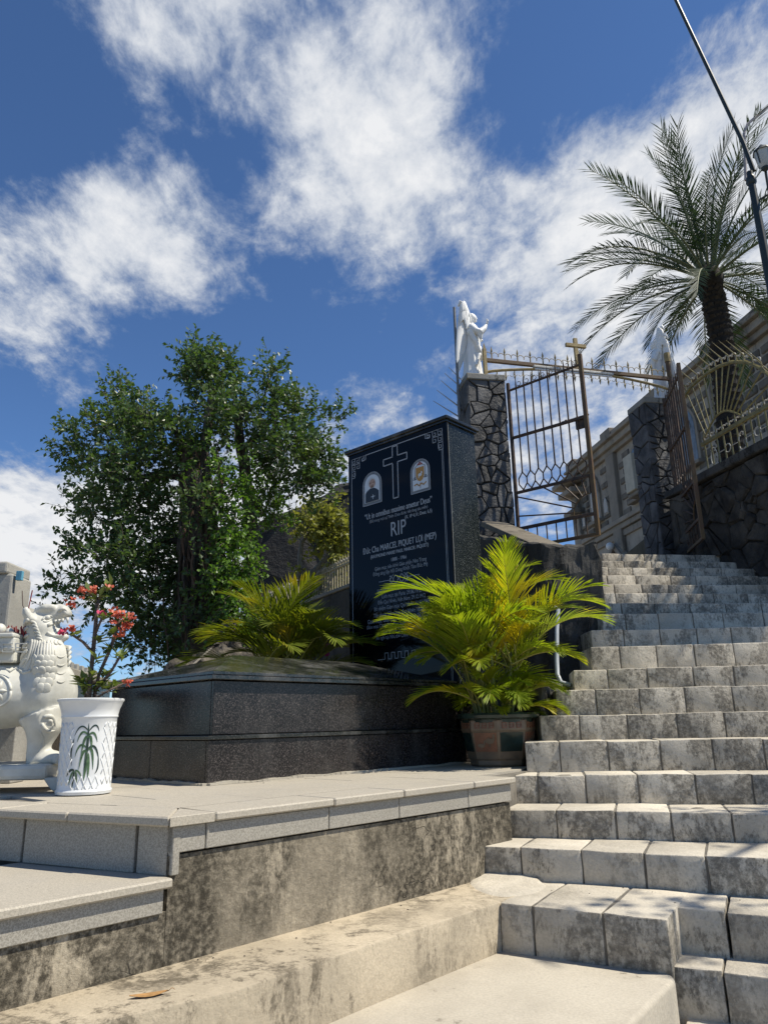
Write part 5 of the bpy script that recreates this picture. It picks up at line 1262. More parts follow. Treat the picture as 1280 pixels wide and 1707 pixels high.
for i in range(22):
    x = rt_.choice((rt_.uniform(440, 500), rt_.uniform(230, 260), rt_.uniform(400, 440))); y0 = rt_.uniform(790, 815) if x > 400 else rt_.uniform(1020, 1050); y1 = y0 + rt_.uniform(25, 85)
    P = [ony(x + rt_.uniform(-1.5, 1.5), y0 + (y1 - y0) * k / 4, FY) for k in range(5)]
    MB().tube(P, .0035, 4).build('hanging_root', M_root, fig, smooth=True)
# climbing vine
M_vine = leafmat('vine_leaf', (.11, .20, .035), (.14, .24, .045), None, .38, .42, 0, (1.3, 1.5, .5), 6, .35)
lv = MB(); tv = MB(); rv = random.Random(41)
sprigs(lv, tv, [(402, 800, 18, 46, -.5, .2, 60), (394, 860, 24, 60, -.6, .25, 120), (390, 930, 30, 60, -.7, .3, 170), (378, 985, 28, 44, -.75, .3, 120), (400, 1010, 24, 40, -.75, .3, 100), (395, 1060, 32, 26, -.8, .3, 90), (350, 770, 40, 50, -.6, .15, 40), (445, 810, 30, 50, .6, .4, 90), (452, 850, 30, 30, .6, .4, 70)], rv, .058, .022, .22, 9, FY, .5, .5)
vine = thing('climbing_vine', 'bright green creeper cascading beside the fig trunks', 'vine', ony(395, 1090, FY - .4))
lv.build('foliage', M_vine, vine); tv.build('stems', M_ficbark, vine)
# yellow-green shrub by the small fence, on the rock
M_shr = leafmat('shrub_leaf', (.20, .22, .05), (.27, .28, .07), None, .40, .42, 0, (1.3, 1.3, .6), 6, .35)
SY = 11.2
shr = thing('fig_sapling', 'yellow-green leafy small tree with pale crooked stems by the cream fence', 'tree', ony(530, 1000, SY))
ls = MB(); ts = MB(); sprigs(ls, ts, [(530, 870, 34, 26, 0, .5, 110), (562, 880, 34, 34, 0, .5, 130), (570, 925, 22, 34, 0, .4, 70), (545, 905, 22, 20, 0, .4, 40), (505, 880, 12, 10, 0, .2, 12), (508, 950, 6, 14, 0, .1, 8)], random.Random(8), .085, .03, .26, 9, SY, .5, .3)
ls.build('crown', M_shr, shr); ts.build('twigs', M_ficbark, shr)
M_pale = simple('pale_bark', (.22, .20, .17), .9, .2, 10, .3, 40)
for pts, r0, r1 in (([(502, 975, 0), (500, 930, 0), (503, 905, 0), (514, 888, 0)], .05, .025), ([(515, 990, .05), (520, 955, .05), (540, 935, 0), (556, 915, 0)], .06, .025), ([(535, 985, .05), (545, 945, 0), (552, 925, 0)], .04, .02), ([(496, 898, .1), (535, 920, .1)], .012, .010)):
    trunk(pts, r0, r1, 8, SY).build('stem', M_pale, shr, smooth=True)

# ------------------------------------------------------------------ rock, mound, low wall and cream fence on the left
def boulder(name, label, cat, ells, Y, mat, amp, freq, seed, vox=.12):
    mb = MB()
    for x, y, rx, ry, dy, rd in ells:
        c = ony(x, y, Y + dy); k = c.y / F; mb.ell(c, (rx * k, rd, ry * k), 20, 14)
    me = fused(mb, name, mat, vox, 2); rough_mesh(me, amp, freq, seed); rough_mesh(me, amp * .35, freq * 3.5, seed + 5)
    return tag(link(name, me), label, cat)
M_rock = simple('dark_weathered_rock', (.010, .0095, .009), .80, .5, 1.1, .9, 6, col2=(.035, .033, .031), bdist=.08)
RY = 17.0
rk = MB(); oo = [ony(x, y, RY) for x, y in ((395, 1010), (400, 905), (430, 880), (500, 842), (560, 808), (620, 785), (760, 760), (800, 1010))]
rk.prism(oo, Vec((0, 5, 1.0)))
rkm = rk.mesh('rock_outcrop', M_rock, bevel=.25, seg=3); rough_mesh(rkm, .16, .9, 5, 7); rough_mesh(rkm, .08, 3, 9, 0)
tag(link('rock_outcrop', rkm), 'big dark sloping rock outcrop behind the cream fence', 'rock')
M_lowrock = simple('grey_brown_rock', (.07, .058, .045), .95, .4, 5, 1.0, 14, col2=(.20, .175, .14), bdist=.08)
boulder('rock_mound', 'rough brown stone mound at the foot of the fig tree', 'rock', ((388, 1062, 16, 30, 0, .3), (365, 1105, 36, 30, -.1, .4), (425, 1110, 40, 40, .1, .4), (330, 1135, 50, 26, 0, .5)), 8.2, M_lowrock, .14, 4.2, 2.0, .05)
lwA = ony(440, 1037, 13.4); lwB = ony(604, 985, 10.0)
lw_ = thing('low_garden_wall', 'blackened low wall carrying the cream picket fence', 'wall', lwA)
dv = Vec((lwB.x - lwA.x, lwB.y - lwA.y, 0)).normalized(); nv_ = Vec((dv.y, -dv.x, 0)); zt_ = ony(580, 985, 10.3).z
MB().box(Vec(((lwA.x + lwB.x) / 2, (lwA.y + lwB.y) / 2, zt_ - 1.0)), ((lwB - lwA).length + .8, .3, 2.0), (dv, nv_, UP)).build('wall_body', M_darkwall, lw_, bevel=.02)
MB().box(Vec(((lwA.x + lwB.x) / 2, (lwA.y + lwB.y) / 2, zt_ + .02)), ((lwB - lwA).length + .85, .36, .05), (dv, nv_, UP)).build('coping', M_capconc, lw_, bevel=.01)
cf = thing('picket_fence', 'cream painted picket fence on the low blackened wall', 'fence', Vec((lwB.x, lwB.y, zt_)))
M_cream = simple('cream_paint', (.42, .37, .24), .6, .2, 20, .1, 50)
Lf = (Vec((lwB.x - lwA.x, lwB.y - lwA.y, 0))).length + .3
def LP(s, z, o=0): return Vec((lwA.x, lwA.y, 0)) + dv * s + nv_ * o + UP * (zt_ + z)
MB().tube([LP(.0, .42), LP(Lf, .42)], .02, 5).build('rail', M_cream, cf); MB().tube([LP(.0, .08), LP(Lf, .08)], .014, 5).build('rail', M_cream, cf)
k = 0; s = .03
while s < Lf:
    MB().tube([LP(s, .04), LP(s, .47), LP(s, .57)], [.012, .012, .002], 5).build('picket', M_cream, cf)
    cm_ = MB(); curl(cm_, LP(s + .035, .47), dv, .028, 1, .010, 180, -60, 6); cm_.build('scroll', M_silver, cf, smooth='auto')
    s += .088
MB().box(LP(Lf * .45, .27), (.14, .14, .56), (dv, nv_, UP)).build('post', M_capconc, cf, bevel=.01)
# planting bed behind the tomb
bed = MB().prism([Vec((x, y, .4)) for x, y in ((-3.2, 6.1), (-2.2, 6.4), (-.9, 6.55), (-.55, 7.0), (.6, 7.6), (1.2, 9.0), (-1, 11), (-4.5, 11), (-5, 8))], (0, 0, .72)).mesh('planting_bed', gm, bevel=.1, seg=3); rough_mesh(bed, .08, 1.6, 3, 4)
tag(link('planting_bed', bed), kind='structure')
stk = MB().tube([ony(318, 1112, 7.6), ony(362, 1072, 8.0)], .012, 6).build('wooden_stick', M_pale); tag(stk, 'pale stick leaning against the brown stone mound', 'stick')
# ------------------------------------------------------------------ white flower pot with crown of thorns
wc = onz(139, 1324, ZP); wc = Vec((wc.x, wc.y, ZP))
wp = thing('flower_pot', 'white glazed pot with a painted green plant holding red crown-of-thorns', 'potted plant', wc)
M_cer = simple('white_glaze', (.72, .73, .72), .28, .04, 8, .02, 30, spec=.5)
PH = .462; R0 = .127; R1 = .134
def pr(z): return R0 + (R1 - R0) * z / .38 if z < .37 else R1 + (.157 - R1) * min(1, (z - .37) / .07) ** 1.6
prof = [(R0 - .02, 0), (R0 + .004, .004), (R0 + .008, .018), (R0 + .003, .026)] + [(pr(z), z) for z in (.03, .1, .2, .3, .365)] + [(R1 + .005, .372), (R1 + .003, .382), (pr(.41), .41), (pr(.43), .43), (.158, .445), (.163, .452), (.163, .460), (.156, .463), (.147, .455), (.132, .41), (.118, .40)]
MB().lathe(prof, 48, wc).build('pot', M_cer, wp, smooth='auto')
MB().lathe([(.131, .405), (.09, .415), (.01, .42)], 20, wc).build('soil', bpy.data.materials['potting_soil'], wp, smooth=True)
view = atan2(-wc.y, -wc.x)                                  # side of the pot that faces the stairs below
def WP(a, z, l=.0012): r = pr(z) + l; return wc + Vec((r * cos(a), r * sin(a), z))
latt = MB()
for fam in (-1, 1):
    for i in range(-6, 14):
        for a_c, zlo, zhi in ((.95, .05, .345), (-.95, .05, .345), (0, .03, .09)):
            pts = []
            for k in range(13):
                z = zlo + (zhi - zlo) * k / 12; a = a_c + fam * ((z - .05) * 3.4) + (i - 4) * .26
                wlim = .42 if abs(a_c) > .5 else .55
                if abs(a - a_c) < wlim: pts.append(WP(view + a, z, .0))
                else:
                    if len(pts) > 1: latt.tube(pts, .0032, 4)
                    pts = []
            if len(pts) > 1: latt.tube(pts, .0032, 4)
o = latt.build('lattice_relief', M_cer, wp, smooth=True); o['kind'] = 'stuff'
M_pg = simple('painted_green', (.05, .12, .05), .35, .35, 40, 0, col2=(.12, .20, .10)); M_pd = simple('painted_dark_green', (.025, .045, .035), .35, .3, 40, 0)
def painted(name, pts, w, mat, l=.0015):
    mb = MB(); n = len(pts); vs = []
    for i, (a, z) in enumerate(pts):
        t0 = Vec(pts[max(0, i - 1)]); t1 = Vec(pts[min(n - 1, i + 1)]); d = Vec(((t1.x - t0.x) * .145, t1.y - t0.y)); d = d.normalized() if d.length > 1e-6 else Vec((0, 1)); p = Vec((-d.y, d.x)); f = i / (n - 1); ww = w * (sin(pi * (.12 + .86 * f)) ** .8 if 0 < i < n - 1 else .12)
        vs += [WP(view + a + p.x * ww / .145, z + p.y * ww, l), WP(view + a - p.x * ww / .145, z - p.y * ww, l)]
    mb.add(vs, [(2 * i, 2 * i + 1, 2 * i + 3, 2 * i + 2) for i in range(n - 1)]); mb.build(name, mat, wp, smooth=True)
rq = random.Random(6)
def bez(a, b, c, n=9): return [(a[0] * (1 - t) ** 2 + 2 * b[0] * t * (1 - t) + c[0] * t * t, a[1] * (1 - t) ** 2 + 2 * b[1] * t * (1 - t) + c[1] * t * t) for t in [i / n for i in range(n + 1)]]
for a1, b1, c1, w, m in (((-.05, .12), (.02, .25), (-.02, .34), .010, M_pd), ((-.0, .30), (.25, .36), (.38, .30), .006, M_pd), ((0, .30), (-.3, .36), (-.5, .28), .006, M_pd), ((.0, .28), (.2, .32), (.34, .25), .008, M_pg), ((0, .28), (-.24, .33), (-.38, .25), .008, M_pg), ((0, .27), (.12, .30), (.16, .20), .010, M_pg), ((0, .27), (-.12, .3), (-.2, .19), .010, M_pg), ((.02, .22), (.3, .26), (.46, .16), .008, M_pd), ((-.02, .22), (-.3, .27), (-.42, .18), .008, M_pg), ((.02, .21), (.2, .25), (.26, .12), .010, M_pg), ((0, .2), (-.16, .24), (-.24, .12), .010, M_pg), ((.05, .2), (.1, .15), (.1, .08), .010, M_pg), ((0, .2), (0, .14), (-.04, .07), .012, M_pg), ((-.5, .27), (-.66, .2), (-.52, .14), .006, M_pd), ((.42, .18), (.5, .12), (.34, .10), .006, M_pd), ((-.4, .12), (-.6, .13), (-.7, .09), .009, M_pd), ((-.4, .12), (-.55, .10), (-.58, .05), .008, M_pg), ((-.4, .12), (-.42, .08), (-.44, .035), .008, M_pd), ((-.36, .12), (-.3, .09), (-.28, .05), .008, M_pg), ((-.38, .12), (-.2, .12), (-.12, .08), .007, M_pg)):
    painted('painted_leaf', bez(a1, b1, c1), w * .68, m)
M_thorn = simple('thorny_stem', (.13, .095, .075), .9, .35, 20, .5, 60); M_eleaf = leafmat('spurge_leaf', (.11, .16, .035), (.16, .20, .05), None, .32, .4, .25, (1.3, 1.3, .6), 10)
M_red = leafmat('spurge_flower', (.50, .085, .05), (.62, .16, .08), None, .25, .5, .2, (1.2, .8, .6), 30); M_pink = simple('pink_flower', (.55, .05, .12), .5, .2, 30, 0)
EY = wc.y
def E_(x, y, d=0): return ony(x, y, EY + d)
stems = [([(148, 1172, 0), (152, 1120, 0), (158, 1060, .02), (163, 1000, .02)], .0125), ([(155, 1172, .03), (165, 1125, .03), (185, 1080, .02), (196, 1045, .0), (200, 1032, 0)], .010), ([(152, 1085, 0), (138, 1070, -.02), (120, 1058, -.02)], .008), ([(163, 1000, .02), (150, 990, 0), (136, 988, -.01)], .007), ([(158, 1060, .02), (168, 1035, .0), (172, 1025, 0)], .007), ([(160, 1150, 0), (185, 1120, -.03), (200, 1095, -.03)], .008), ([(196, 1045, 0), (208, 1052, -.02), (214, 1050, -.02)], .006), ([(150, 1170, -.03), (175, 1155, -.06), (205, 1140, -.08)], .006), ([(145, 1172, .02), (140, 1150, .02), (136, 1135, .0)], .008), ([(163, 1000, .02), (172, 985, .0), (181, 980, 0)], .006)]
for pts, r in stems:
    P = [E_(*p) for p in pts]; MB().tube(P, [r, *[r * .92] * (len(P) - 2), r * .8], 7).build('stem', M_thorn, wp, smooth=True)
    th = MB()
    for i in range(len(P) - 1):
        n = int((P[i + 1] - P[i]).length / .006)
        for k in range(n):
            q = P[i].lerp(P[i + 1], (k + .5) / n); d = rdir(rq); th.tube([q + d * r * .7, q + d * (r + .017)], [.0024, .0004], 3, False)
    o = th.build('thorns', M_thorn, wp); o['kind'] = 'stuff'
lm_ = MB(); leaf_tris(lm_, Vec((0, 0, 0)), Vec((1, 0, 0)), Vec((0, 0, 1)), .066, .016); eleaf = lm_.mesh('leaf', M_eleaf)
spots = [(163, 1000, 12), (150, 992, 8), (181, 982, 6), (172, 1030, 9), (200, 1040, 10), (190, 1062, 8), (120, 1058, 6), (125, 1062, 3), (200, 1095, 9), (205, 1098, 4), (136, 1138, 10), (148, 1150, 10), (165, 1150, 10), (185, 1150, 8), (176, 1130, 8), (158, 1105, 8), (185, 1085, 8), (162, 1070, 6), (195, 1150, 6), (150, 1130, 8), (140, 1155, 6)]
for x, y, n in spots:
    for k in range(n):
        d = rdir(rq); d.z = abs(d.z) * .5 + .1; p = E_(x + rq.uniform(-5, 5), y + rq.uniform(-6, 6), rq.uniform(-.03, .03))
        link('leaf', eleaf, wp, p, d.to_track_quat('X', 'Z').to_euler(), rq.uniform(.7, 1.25))
fm_ = MB()
for s_ in (-1, 1):
    pts = [Vec((0, 0, 0)), Vec((s_ * .006, -.009, .002)), Vec((s_ * .014, -.008, .004)), Vec((s_ * .017, 0, .004)), Vec((s_ * .014, .008, .004)), Vec((s_ * .006, .009, .002))]
    fm_.add([p + Vec((0, 0, 0)) for p in pts], [(0, 1, 2, 3, 4, 5) if s_ > 0 else (5, 4, 3, 2, 1, 0)])
fm_.tube([(0, 0, -.012), (0, 0, .004)], [.0015, .003], 5)
fl_red = fm_.mesh('flower', M_red); fm2 = fm_.mesh('flower', M_pink)
for x, y, n, sp_, me in ((137, 985, 12, 9, fl_red), (158, 982, 9, 8, fl_red), (183, 978, 5, 5, fl_red), (120, 1004, 11, 8, fl_red), (192, 1022, 10, 8, fl_red), (203, 1024, 11, 8, fl_red), (190, 1038, 5, 5, fl_red), (207, 1046, 12, 8, fl_red), (214, 1044, 9, 6, fl_red), (202, 1056, 7, 6, fl_red), (217, 1028, 5, 4, fl_red), (119, 1047, 8, 5, fl_red), (105, 1055, 8, 5, fm2), (168, 1021, 6, 5, fm2), (215, 1136, 9, 6, fl_red)):
    for k in range(n):
        d = (rdir(rq) + Vec((.3, -.9, .5))).normalized(); p = E_(x + rq.gauss(0, sp_ * .5), y + rq.gauss(0, sp_ * .5), -.02 + rq.uniform(-.02, .01))
        link('flower', me, wp, p, d.to_track_quat('Z', 'Y').to_euler(), rq.uniform(.75, 1.15))

# ------------------------------------------------------------------ white marble guardian lion carrying an incense bowl
QY = 4.25
def Q_(x, y, d=0): return ony(x, y, QY + d)
kq = QY / F * 1.02
lion = thing('guardian_lion', 'carved cream-white marble guardian lion with an open mouth carrying an incense bowl', 'statue', onz(20, 1318, ZP))
qb = MB()
def qe(x, y, d, rx, ry, rd, rot=None): qb.ell(Q_(x, y, d), (rx * kq, rd, ry * kq), 22, 16, rot)
def qt(pts, n=12): qb.tube([Q_(x, y, d) for x, y, d, r in pts], [r * kq for x, y, d, r in pts], n)
qe(-5, 1160, .0, 105, 52, .19); qe(-90, 1160, 0, 70, 54, .19)
qe(82, 1158, 0, 42, 52, .17); qe(100, 1150, 0, 22, 40, .13)                        # chest
qt([(70, 1150, 0, 42), (72, 1110, 0, 36), (72, 1075, 0, 30), (74, 1050, 0, 26)])         # neck
qe(84, 1112, -.03, 26, 46, .13)                                                      # scaled bib
qe(72, 1052, 0, 26, 27, .105); qe(66, 1038, 0, 24, 18, .095)                              # skull
qt([(72, 1034, 0, 19), (90, 1024, 0, 17), (106, 1021, 0, 13)]); qe(107, 1018, 0, 9, 9, .05); qe(100, 1012, 0, 9, 5, .04); qe(113, 1023, 0, 6, 7, .045)      # upper jaw, nose
qt([(70, 1062, 0, 17), (88, 1062, 0, 13), (106, 1056, 0, 9)]); qe(100, 1062, 0, 14, 8, .055)   # lower jaw
qt([(60, 1020, -.05, 6), (75, 1013, -.06, 7), (92, 1012, -.05, 5)]); qt([(60, 1020, .05, 6), (75, 1013, .06, 7), (92, 1012, .05, 5)])   # brows
qt([(52, 1035, -.09, 8), (44, 1022, -.11, 7), (42, 1012, -.12, 4)]); qt([(52, 1035, .09, 8), (46, 1024, .11, 7), (44, 1012, .12, 4)])
for i, s_ in ((0, -1), (1, 1)):
    d = s_ * .10
    qt([(68, 1190, d, 34), (74, 1215, d, 28), (66, 1240, d, 18), (62, 1262, d, 16), (64, 1272, d, 17)]); qe(82, 1264, d, 22, 12, .055); qe(72, 1266, d, 24, 11, .06)
    qe(84, 1208, d + s_ * .01, 17, 20, .075)
    for t in range(4): qe(98 + (2 if t in (1, 2) else -3), 1266, d + (t - 1.5) * .028, 6, 9, .018)
    qt([(-90, 1190, d, 36), (-100, 1230, d, 24), (-92, 1265, d, 18)]); qe(-80, 1266, d, 24, 12, .06)
qt([(-140, 1130, 0, 16), (-165, 1100, 0, 18), (-160, 1065, 0, 20), (-140, 1050, 0, 10)])
qm = fused(qb, 'body', M_marble, .0095, 5)
link('body', qm, lion)
def qtube(name, pts, r, mat=M_marble, n=7, taper=True, parent=lion):
    P = [Q_(x, y, d) for x, y, d in pts]; m = len(P); rr = [r * kq * (sin(pi * (.25 + .7 * i / (m - 1))) if taper else 1) for i in range(m)]
    return MB().tube(P, rr, n).build(name, mat, parent, smooth=True)
from mathutils.bvhtree import BVHTree
bvh = BVHTree.FromPolygons([v.co.copy() for v in qm.vertices], [tuple(p.vertices) for p in qm.polygons])
def QS(x, y, lift=0.0):
    "the point of the carved surface seen at a photo position"
    d = ray(x, y).normalized(); h, n, _, _ = bvh.ray_cast(EYE, d)
    if h is None: return Q_(x, y, 0), -d
    return h + n * lift, n
def stub(name, pts, r, mat=M_marble, taper=True, lift=.0, n=7):
    P = [QS(x, y, lift)[0] for x, y in pts]
    for i in range(1, len(P)):
        if (P[i] - P[i - 1]).length > .12: P[i] = P[i - 1] + (P[i] - P[i - 1]).normalized() * .03
    m = len(P); rr = [r * kq * (sin(pi * (.22 + .74 * i / (m - 1))) if taper else 1) for i in range(m)]
    return MB().tube(P, rr, n).build(name, mat, lion, smooth=True)
def curve(a, b, c, n=8): return bez(a, b, c, n)
# mane locks flowing down from the cheek
for i in range(9):
    x = 50 + i * 4.2
    stub('mane_lock', curve((x + 4, 1066 + i * .8), (x + 4 - i * .3, 1090), (x - 12 + i * 2.4, 1116 + 4 * sin(i))), 3.2)
for i in range(6):
    t = i / 5; stub('cheek_curl', curve((50 + 10 * t, 1036 + 26 * t), (62 + 8 * t, 1036 + 30 * t), (60 + 12 * t, 1050 + 20 * t)), 2.6)
for i in range(6): stub('back_mane', curve((48, 1032 + i * 13), (40 - i, 1038 + i * 13), (42 - i * 2, 1050 + i * 14)), 3.6)
# scales on the bib
scale_m = MB().ell((0, 0, 0), (.031, .036, .008), 14, 6).mesh('scale', M_marble, smooth=True)
for r in range(6):
    for c in range(4):
        x = 58 + c * 9.5 + (4.7 if r % 2 else 0) + r * 1.0; y = 1100 + r * 9.5
        if x > 92 - r * 1.5: continue
        p, n = QS(x, y, .002); up_ = (UP - n * UP.dot(n)).normalized(); n2 = (n - up_ * .22).normalized()
        link('scale', scale_m, lion, p, Mat((up_.cross(n2), up_, n2)).transposed().to_euler(), .80)
stub('bib_edge', curve((92, 1084), (96, 1120), (80, 1150)), 2.0, taper=False)
for y in (1092, 1106, 1120, 1134): stub('throat_fold', curve((95, y + 2), (102, y + 7), (110, y)), 1.7)
# mouth, teeth, eyes
for s_ in (-1, 1):
    for x, y, l in ((112, 1030, 7), (104, 1032, 4), (98, 1033, 4), (92, 1034, 4)):
        MB().tube([Q_(x, y, s_ * .05), Q_(x + 1, y + l + 2, s_ * .051)], [3.0 * kq, .8 * kq], 6).build('tooth', M_marble, lion, smooth=True)
    for x, y, l in ((107, 1054, 6), (100, 1056, 4), (93, 1057, 4)):
        MB().tube([Q_(x, y, s_ * .042), Q_(x, y - l - 2, s_ * .043)], [2.8 * kq, .8 * kq], 6).build('tooth', M_marble, lion, smooth=True)
qtube('tongue', [(84, 1052, 0), (96, 1050, 0), (104, 1046, 0)], 6)
p, n = QS(79, 1030, .0); MB().ell(p, (5.0 * kq, .014, 4.6 * kq), 12, 8).build('eye', M_marble, lion, smooth=True)
stub('eyelid', curve((70, 1034), (78, 1024), (88, 1028)), 2.4); stub('eyelid', curve((72, 1036), (80, 1038), (88, 1031)), 1.8)
stub('lip', curve((80, 1043), (94, 1037), (112, 1029)), 2.6, taper=False); stub('lip', curve((78, 1054), (90, 1064), (106, 1058)), 2.6, taper=False)
stub('nostril_curl', curve((97, 1020), (106, 1010), (112, 1020)), 2.8)
for i in range(5): stub('beard_curl', curve((74 + i * 6, 1068), (72 + i * 6, 1076), (79 + i * 6, 1074)), 2.6)
# knee ornament, medallion, saddle cloth
stub('knee_curl', curve((70, 1206), (76, 1224), (92, 1218)), 3.2); stub('knee_curl', curve((80, 1202), (88, 1200), (86, 1210)), 3.0)
stub('knee_curl', curve((72, 1196), (92, 1188), (92, 1212)), 3.6); stub('leg_line', curve((66, 1218), (80, 1240), (62, 1256)), 1.6)
MB().tube([QS(-4 + 22 * cos(2 * pi * i / 24), 1152 + 26 * sin(2 * pi * i / 24))[0] for i in range(25)], .008, 6).build('medallion_ring', M_marble, lion, smooth=True)
for t in range(6): a = 2 * pi * t / 6; stub('medallion_petal', [(-4, 1152), (-4 + 8 * cos(a), 1152 + 10 * sin(a)), (-4 + 16 * cos(a), 1152 + 19 * sin(a))], 3.6)
stub('saddle_edge', [(-30, 1114), (-10, 1117), (6, 1113), (18, 1120), (28, 1114), (40, 1122), (52, 1118)], 2.6, taper=False)
for i in range(4): qtube('shoulder_curl', [(108, 1078 + i * 8, .02), (116, 1080 + i * 8, .0), (114, 1086 + i * 8, -.02)], 4)
# bowl on the back
bc = Q_(-12, 1100, 0); kz = kq
def qbox(name, x0, x1, y0, y1, d0, d1, mat=M_marble, bevel=.012):
    a = Q_((x0 + x1) / 2, (y0 + y1) / 2, (d0 + d1) / 2); return MB().box(a, ((x1 - x0) * kq, d1 - d0, (y1 - y0) * kq)).build(name, mat, lion, bevel=bevel, seg=2)
qbox('bowl_foot', -64, 40, 1090, 1108, -.13, .13); qbox('bowl_body', -66, 44, 1068, 1091, -.165, .165); qbox('bowl_rim', -70, 46, 1062, 1069, -.18, .18, bevel=.008)
qbox('ash', -62, 40, 1059, 1063, -.15, .15, simple('incense_ash', (.20, .18, .16), .95, .3, 30, .4), .004)
for i in range(5):
    x = -62 + i * 22
    for a, b in (((x, 1073), (x + 18, 1073)), ((x, 1080), (x + 8, 1080)), ((x + 12, 1080), (x + 18, 1080)), ((x, 1087), (x + 18, 1087)), ((x, 1073), (x, 1087))):
        MB().tube([Q_(a[0], a[1], -.168), Q_(b[0], b[1], -.168)], .004, 4).build('fret_relief', M_marble, lion)
# small rider figures at the left of the bowl rim
MB().ell(Q_(0, 1050, -.10), (9 * kq, .035, 10 * kq), 14, 10).build('finial_ball', M_marble, lion, smooth=True); MB().ell(Q_(16, 1056, -.09), (7 * kq, .03, 9 * kq), 14, 10).build('finial_ball', M_marble, lion, smooth=True)
# base plate on bracket feet
qbox('base_plate', -170, 99, 1275, 1297, -.24, .24, bevel=.022)
for x0 in (70, -140):
    for d0 in (-.23, .13):
        a = [(x0, 1297), (x0 + 29, 1297), (x0 + 29, 1319), (x0 + 17, 1320), (x0 + 10, 1312)]
        MB().prism([Q_(x, y, d0) for x, y in a], (0, .10, 0)).build('base_foot', M_marble, lion, bevel=.008)
inc = [thing('incense_bundle', 'bundle of red incense sticks in the bowl on the lion\'s back', 'incense', Q_(25, 1062, 0))]
M_inc = simple('red_incense', (.32, .035, .03), .6, .2, 20, 0)
for i in range(26):
    x = rq.uniform(12, 46); d = rq.uniform(-.1, .06); MB().tube([Q_(x, 1062, d), Q_(x + rq.uniform(-3, 3), 1046 + rq.uniform(-3, 6), d)], .0032, 4).build('stick', M_inc, inc[0])
MB().tube([Q_(40, 1050, .02), Q_(54, 984, .0)], .0035, 4).build('tall_stick', M_inc, inc[0])
MB().tube([Q_(47, 1024, .05), Q_(38, 1010, .05), Q_(37, 985, .05)], .0028, 4).build('tall_stick', M_thorn, inc[0])

# ------------------------------------------------------------------ things behind the lion
col = thing('concrete_column', 'grey weathered concrete column with a flared cap behind the lion', 'column', ony(5, 1150, 6.6))
k6 = 6.6 / F
def kb(name, x0, x1, y0, y1, Y, dep, mat, par, bevel=.02): c = ony((x0 + x1) / 2, (y0 + y1) / 2, Y); k_ = Y / F; return MB().box(c, ((x1 - x0) * k_, dep, (y1 - y0) * k_), None).build(name, mat, par, bevel=bevel)
M_oldc = concrete('old_column_concrete', (.40, .385, .34), (.30, .29, .26), (.10, .095, .085), .05, 1.5, False, .4, False)
kb('shaft', -30, 24, 962, 1200, 6.6, .36, M_oldc, col); kb('cap', -40, 33, 944, 964, 6.6, .44, M_oldc, col)
kb('hung_cloth', 28, 38, 952, 968, 6.45, .04, simple('blue_cloth', (.10, .30, .42), .8, .2, 20, .1), col, .004)
oc = thing('old_tomb_gable', 'pale weathered gable of an older tomb behind the lion', 'tomb', ony(45, 1120, 7.2))
MB().prism([ony(x, y, 7.2) for x, y in ((22, 1120), (22, 1005), (34, 1008), (60, 1040), (64, 1120))], (0, .4, 0)).build('gable', M_oldc, oc, bevel=.01)
gw = thing('granite_side_wall', 'black granite side wall with a grey coping running behind the lion', 'wall', ony(130, 1180, 6.2))
A_, B_ = ony(70, 1072, 5.6), ony(160, 1118, 7.6)
dv_ = Vec((B_.x - A_.x, B_.y - A_.y, 0)).normalized(); nn_ = Vec((dv_.y, -dv_.x, 0)); Lg = Vec((B_.x - A_.x, B_.y - A_.y, 0)).length; zt2 = 1.42
mid = Vec(((A_.x + B_.x) / 2, (A_.y + B_.y) / 2, 0))
MB().box(mid + UP * ((zt2 + ZP) / 2), (Lg + .6, .2, zt2 - ZP), (dv_, nn_, UP)).build('panel', M_tomb, gw, bevel=.004); MB().box(mid + UP * (zt2 + .03), (Lg + .64, .30, .06), (dv_, nn_, UP)).build('coping', M_granite, gw, bevel=.01)
for i in range(10): MB().box(mid + dv_ * (-Lg / 2 + Lg * (i + .5) / 10) + UP * (zt2 + .10), (.07, .06, .09), (dv_, nn_, UP)).build('crenel', M_oldc, gw, bevel=.006)
st_ = thing('granite_stand', 'dark granite altar stand half hidden behind the lion\'s legs', 'stand', onz(10, 1270, ZP))
c = ony(15, 1235, 4.9); MB().box(Vec((c.x, c.y, ZP + .26)), (.16, .18, .52)).build('leg', M_capconc, st_, bevel=.006); MB().box(Vec((c.x - .35, c.y + .1, ZP + .26)), (.16, .18, .52)).build('leg', M_tomb, st_, bevel=.006)
MB().box(Vec((c.x - .2, c.y + .05, ZP + .55)), (.8, .4, .06)).build('top', M_tomb, st_, bevel=.006)

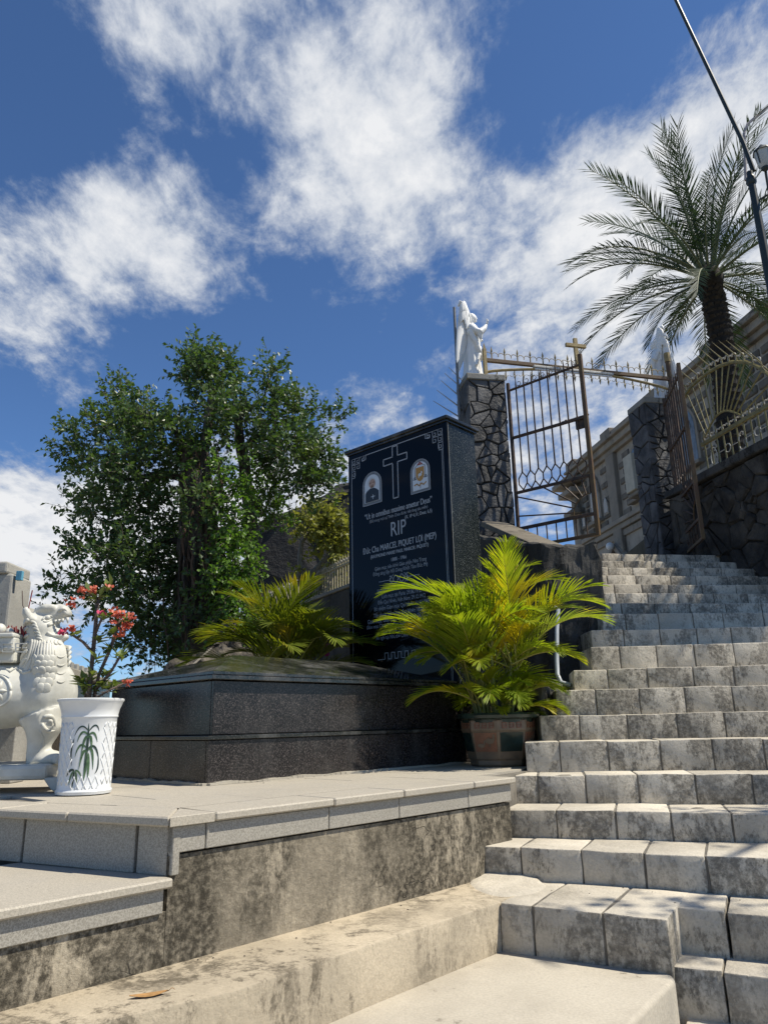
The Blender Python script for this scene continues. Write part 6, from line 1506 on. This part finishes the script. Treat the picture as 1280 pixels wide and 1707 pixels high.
# ------------------------------------------------------------------ fallen leaf and crumbs
dl = MB(); lp0 = onz(248, 1661, .203); ddl = Vec((.93, .36, 0)).normalized(); ss = Vec((-.36, .93, 0)); vs = []; n = 10
for i in range(n + 1):
    t = i / n; w = .018 * sin(pi * t) ** .8; c = lp0 + ddl * (t - .5) * .115 + UP * (.0 + .006 * (2 * t - 1) ** 2)
    vs += [c + ss * w + UP * .004, c, c - ss * w + UP * .003]
dl.add(vs, [f for i in range(n) for f in ((3 * i, 3 * i + 1, 3 * i + 4, 3 * i + 3), (3 * i + 1, 3 * i + 2, 3 * i + 5, 3 * i + 4))])
q = vs[-2]; dl.tube([q, q + ddl * .012 + UP * .008, q + ddl * .02 + UP * .002], .0012, 4)
tag(dl.build('fallen_leaf', simple('dry_leaf', (.34, .19, .07), .7, .25, 60, .1), None, smooth=True), 'dry brown fallen leaf lying on the tan concrete ledge', 'leaf')
crumb = MB()
for i in range(70):
    kx = rq.random()
    p = rq.choice((lambda: onz(rq.uniform(300, 780), 0, 0) * 0 + wall(rq.uniform(.0, 1.9), .02 + abs(rq.gauss(0, .05)), .203), lambda: T(rq.uniform(.2, TL), -.04 - abs(rq.gauss(0, .06)), ZP + .004), lambda: pc + Vec((rq.gauss(0, .25), -.25 + rq.gauss(0, .1), .004)), lambda: STEP[1][0] + az(24) * rq.uniform(-.3, .0) * 1 + az(114) * rq.uniform(.1, 1.6) - UP * .155))()
    s = rq.uniform(.0012, .0035); crumb.ell(p, (s * 1.3, s, s * .6), 5, 3)
o = crumb.build('grit', M_lowrock); tag(o, 'scattered grit and crumbs on the paving', 'grit', kind='stuff')

# ------------------------------------------------------------------ unseen tree, added off the frame to cast shade on the steps
sh = thing('added_shade_tree', 'unseen leafy tree added behind the rubble wall to shade the steps', 'tree', Vec((7.1, 7.6, 4.0)))
lt_ = MB(); tt_ = MB(); rsd = random.Random(77)
for (c, r, n) in ((Vec((6.2, 6.25, 7.2)), (1.15, .62, .55), 340), (Vec((7.2, 6.6, 7.9)), (.9, .8, .7), 140), (Vec((6.0, 3.6, 6.5)), (.5, .35, .3), 14), (Vec((5.2, 2.9, 6.3)), (.4, .3, .3), 8)):
    for _ in range(n):
        v = rdir(rsd); rr_ = rsd.random() ** .4; p = c + Vec((v.x * r[0], v.y * r[1], v.z * r[2])) * rr_
        for k in range(10): leaf_tris(lt_, p + rdir(rsd) * .14, rdir(rsd), rdir(rsd), .10, .032)
lt_.build('crown', M_fic, sh); MB().tube([(7.1, 7.6, 3.9), (7.0, 7.4, 5.4), (6.7, 6.9, 6.4), (6.4, 6.3, 7.2)], [.16, .13, .10, .04], 8).build('trunk', M_ficbark, sh, smooth=True)
MB().tube([(6.9, 7.2, 5.9), (6.6, 5.6, 6.3), (6.1, 3.8, 6.5), (5.2, 2.9, 6.3)], [.07, .05, .04, .015], 6).build('limb', M_ficbark, sh, smooth=True)
